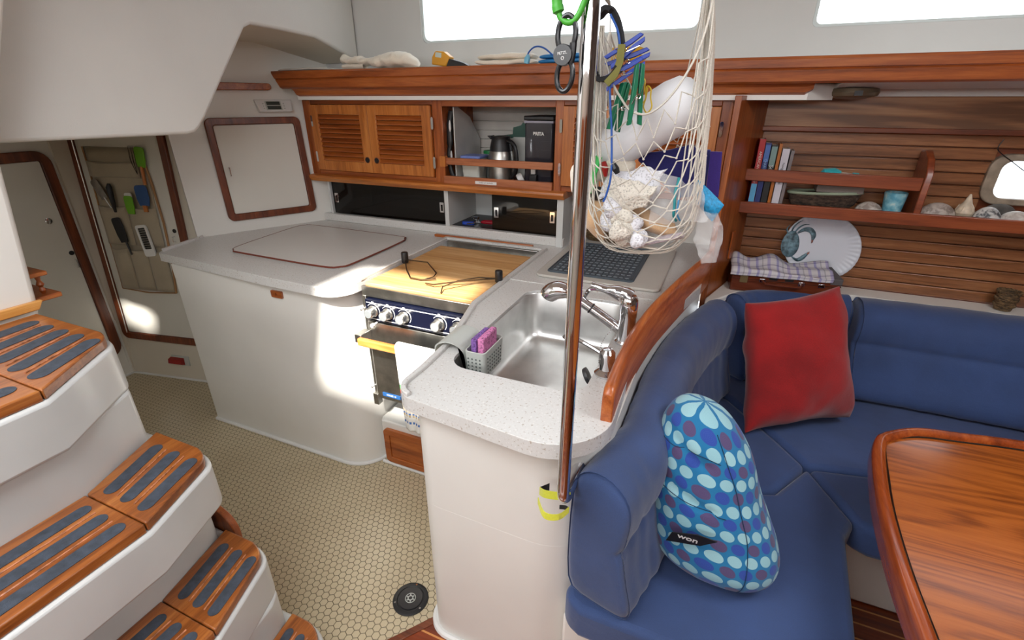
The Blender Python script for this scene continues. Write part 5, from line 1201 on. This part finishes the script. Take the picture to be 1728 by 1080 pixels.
sheet([(-.118, .825, 1.322), (-.050, .825, 1.343), (-.048, .83, 1.352), (-.116, .83, 1.331)], cloth('patterned_cloth', (170, 156, 160), .9, 90, .35), 'patterned_cloth', 'patterned cloth edge at the bottom of the net', 'cloth', .003)
zb = thing('zip_bag', 'clear zip bag with a teal seal inside the net', 'bag', (-.07, .83, 1.34))
A_ = [(-.108, .828, 1.36), (-.018, .832, 1.372), (-.035, .835, 1.425), (-.112, .835, 1.445)]
def zf(u, v, s=1):
    a, b, c_, d = map(Vector, A_); p = a*(1-u)*(1-v)+b*u*(1-v)+c_*u*v+d*(1-u)*v
    return p+noise.noise_vector(p*45)*.006+Vector((0, -.014*s*math.sin(PI*u)*math.sin(PI*v), 0))
m = MB(); m.grid(zf, 18, 14); m.grid(lambda u, v: zf(u, v, -1), 18, 14); m.build('film', CLEAR, zb)
MB().tube([tuple(zf(.50, i/14)+Vector((0, -.002, 0))) for i in range(15)], .0022, 6).build('seal', flat('teal_seal', (30, 140, 146), .4), zb)
MB().tube([tuple(zf(.56, i/14)+Vector((0, -.002, 0))) for i in range(15)], .0014, 6).build('seal', flat('blue_seal', (60, 140, 190), .4), zb)
tag(sheet([(-.038, .850, 1.398), (-.010, .85, 1.368), (.004, .855, 1.396), (-.044, .86, 1.432)], flat('blue_sponge_cloth', (28, 140, 190), .6, bs=380, bst=1, var=.2, vs=200), 'blue_sponge_cloth', 'bright blue textured sponge cloth at the right side of the net', 'cloth', .003), None)
m = MB(); rg = []
for i in range(13):
    v = i/12; z = 1.385-.083*v; w_ = .008+.013*math.sin(PI*min(1, .15+v*.75)); cx = -.018+.012*v
    rg.append([(cx+w_*math.cos(a), .842+w_*.55*math.sin(a), z+.0) for a in [2*PI*k/18 for k in range(18)]])
m.loft(rg)
for v in m.bm.verts: v.co += noise.noise_vector(v.co*70)*.006
tag(m.build('plastic_bag', CLEAR, None, ang=25), 'crumpled clear plastic bag hanging out of the right of the net', 'bag')
LG = flat('light_green_plastic', (72, 206, 104), .4)
t = thing('green_clip', 'light green plastic clips at the left side of the net', 'clip', (-.206, .835, 1.41))
for k, (x, z, r_) in enumerate(((-.207, 1.452, 12), (-.211, 1.432, 8), (-.214, 1.414, 20))): MB(T(x, .835, z, ry=r_)).prism([(-.007, -.012), (-.002, -.010), (0, -.014), (.007, -.010), (.006, .004), (.008, .012), (.001, .010), (-.001, .014), (-.007, .009), (-.005, 0)], -.003, .003, 'y').build('clip', LG, t, bevel=.001)
tag(MB().tube([(-.194, .835, 1.455), (-.190, .832, 1.444), (-.188, .832, 1.432)], [.004, .006, .003], 8).build('red_clip', RED), 'small dark red clip in the left of the net', 'clip')
tag(MB().tube([(-.178, .835, 1.455), (-.172, .832, 1.445), (-.168, .832, 1.438)], [.003, .006, .004], 8).build('black_clip', BLACKP), 'small black clip beside the blue string in the net', 'clip')
tag(lump((-.205, .85, 1.400), (.016, .012, .012), BLACKP, None, 'black_pouch', .1, 30), 'black pouch below the light green clips', 'pouch')
tag(lump((-.266, .93, 1.41), (.014, .012, .028), WHITEC, None, 'white_cloth', .2, 60), 'bit of white cloth showing left of the pole', 'cloth')
tag(lump((-.190, .87, 1.45), (.040, .02, .028), WHITEC, None, 'white_rag', .2, 40, 5), 'white rag at the left inside the net', 'cloth')
tag(MB().tube(smooth([(-.190, .79, 1.66), (-.176, .79, 1.635), (-.172, .79, 1.60), (-.182, .79, 1.572), (-.179, .785, 1.545), (-.173, .782, 1.506), (-.168, .78, 1.445), (-.172, .78, 1.415), (-.177, .78, 1.400)], 5), .0016, 6).build('blue_string', flat('blue_cord2', (28, 88, 178), .5)), 'blue string hanging down in front of the net', 'string')
def peg(M, mt, lab, grp='clothes pegs on the net', L=.082):
    t = thing('clothes_peg', lab, 'clothes peg', M @ Vector((0, 0, 0)), grp); a = L/2
    for s in (1, -1):
        MB(M).prism([(s*.0015, a), (s*.0065, a-.003), (s*.0075, .01), (s*.0105, -a), (s*.005, -a+.002), (s*.0025, -.005), (s*.001, .012)], -.005, .005, 'y').build('jaw', mt, t, bevel=.0008)
    w_ = MB(M); w_.tube([(.003*math.cos(q), -.0062-.0004*q, -.002+.003*math.sin(q)) for q in [i*PI/5 for i in range(21)]], .0006, 5)
    w_.tube([(.003, -.006, -.002), (.0075, -.0065, .018), (.0075, .006, .018)], .0006, 5); w_.tube([(-.003, -.006, -.002), (-.008, -.0065, -.012)], .0006, 5); w_.build('spring', CHROME, t)
    return t
DG = flat('dark_green_plastic', (14, 104, 72), .35); BP = flat('royal_blue_plastic', (14, 58, 168), .35)
peg(T(-.139, .775, 1.556, rz=25), DG, 'large green clothes peg in front of the net')
peg(T(-.168, .80, 1.540, ry=14, rz=50), DG, 'green clothes peg partly hidden behind the net strands', L=.07)
peg(T(-.166, .80, 1.616, ry=55, rz=10), BP, 'topmost blue clothes peg pointing up to the right', L=.06)
peg(T(-.163, .81, 1.602, ry=68, rz=10), BP, 'middle blue clothes peg of three', L=.065)
peg(T(-.166, .80, 1.586, ry=60, rz=15), BP, 'lowest blue clothes peg just above the green one', L=.065)
YW = flat('yellow_wire', (216, 184, 40), .4)
def yclip(x, z, lab):
    tag(MB().tube(smooth([(x-.003, .80, z+.022), (x-.004, .80, z+.008), (x-.006, .80, z-.004), (x, .80, z-.012), (x+.006, .80, z-.004), (x+.003, .80, z+.008), (x+.002, .80, z+.02), (x-.004, .803, z+.024), (x-.006, .80, z+.016)], 5), .0011, 6).build('wire_clip', YW), lab, 'clip', 'yellow wire clips')
yclip(-.126, 1.544, 'right yellow wire clip hanging behind the green peg'); yclip(-.136, 1.556, 'left yellow wire clip hanging close to the green peg')
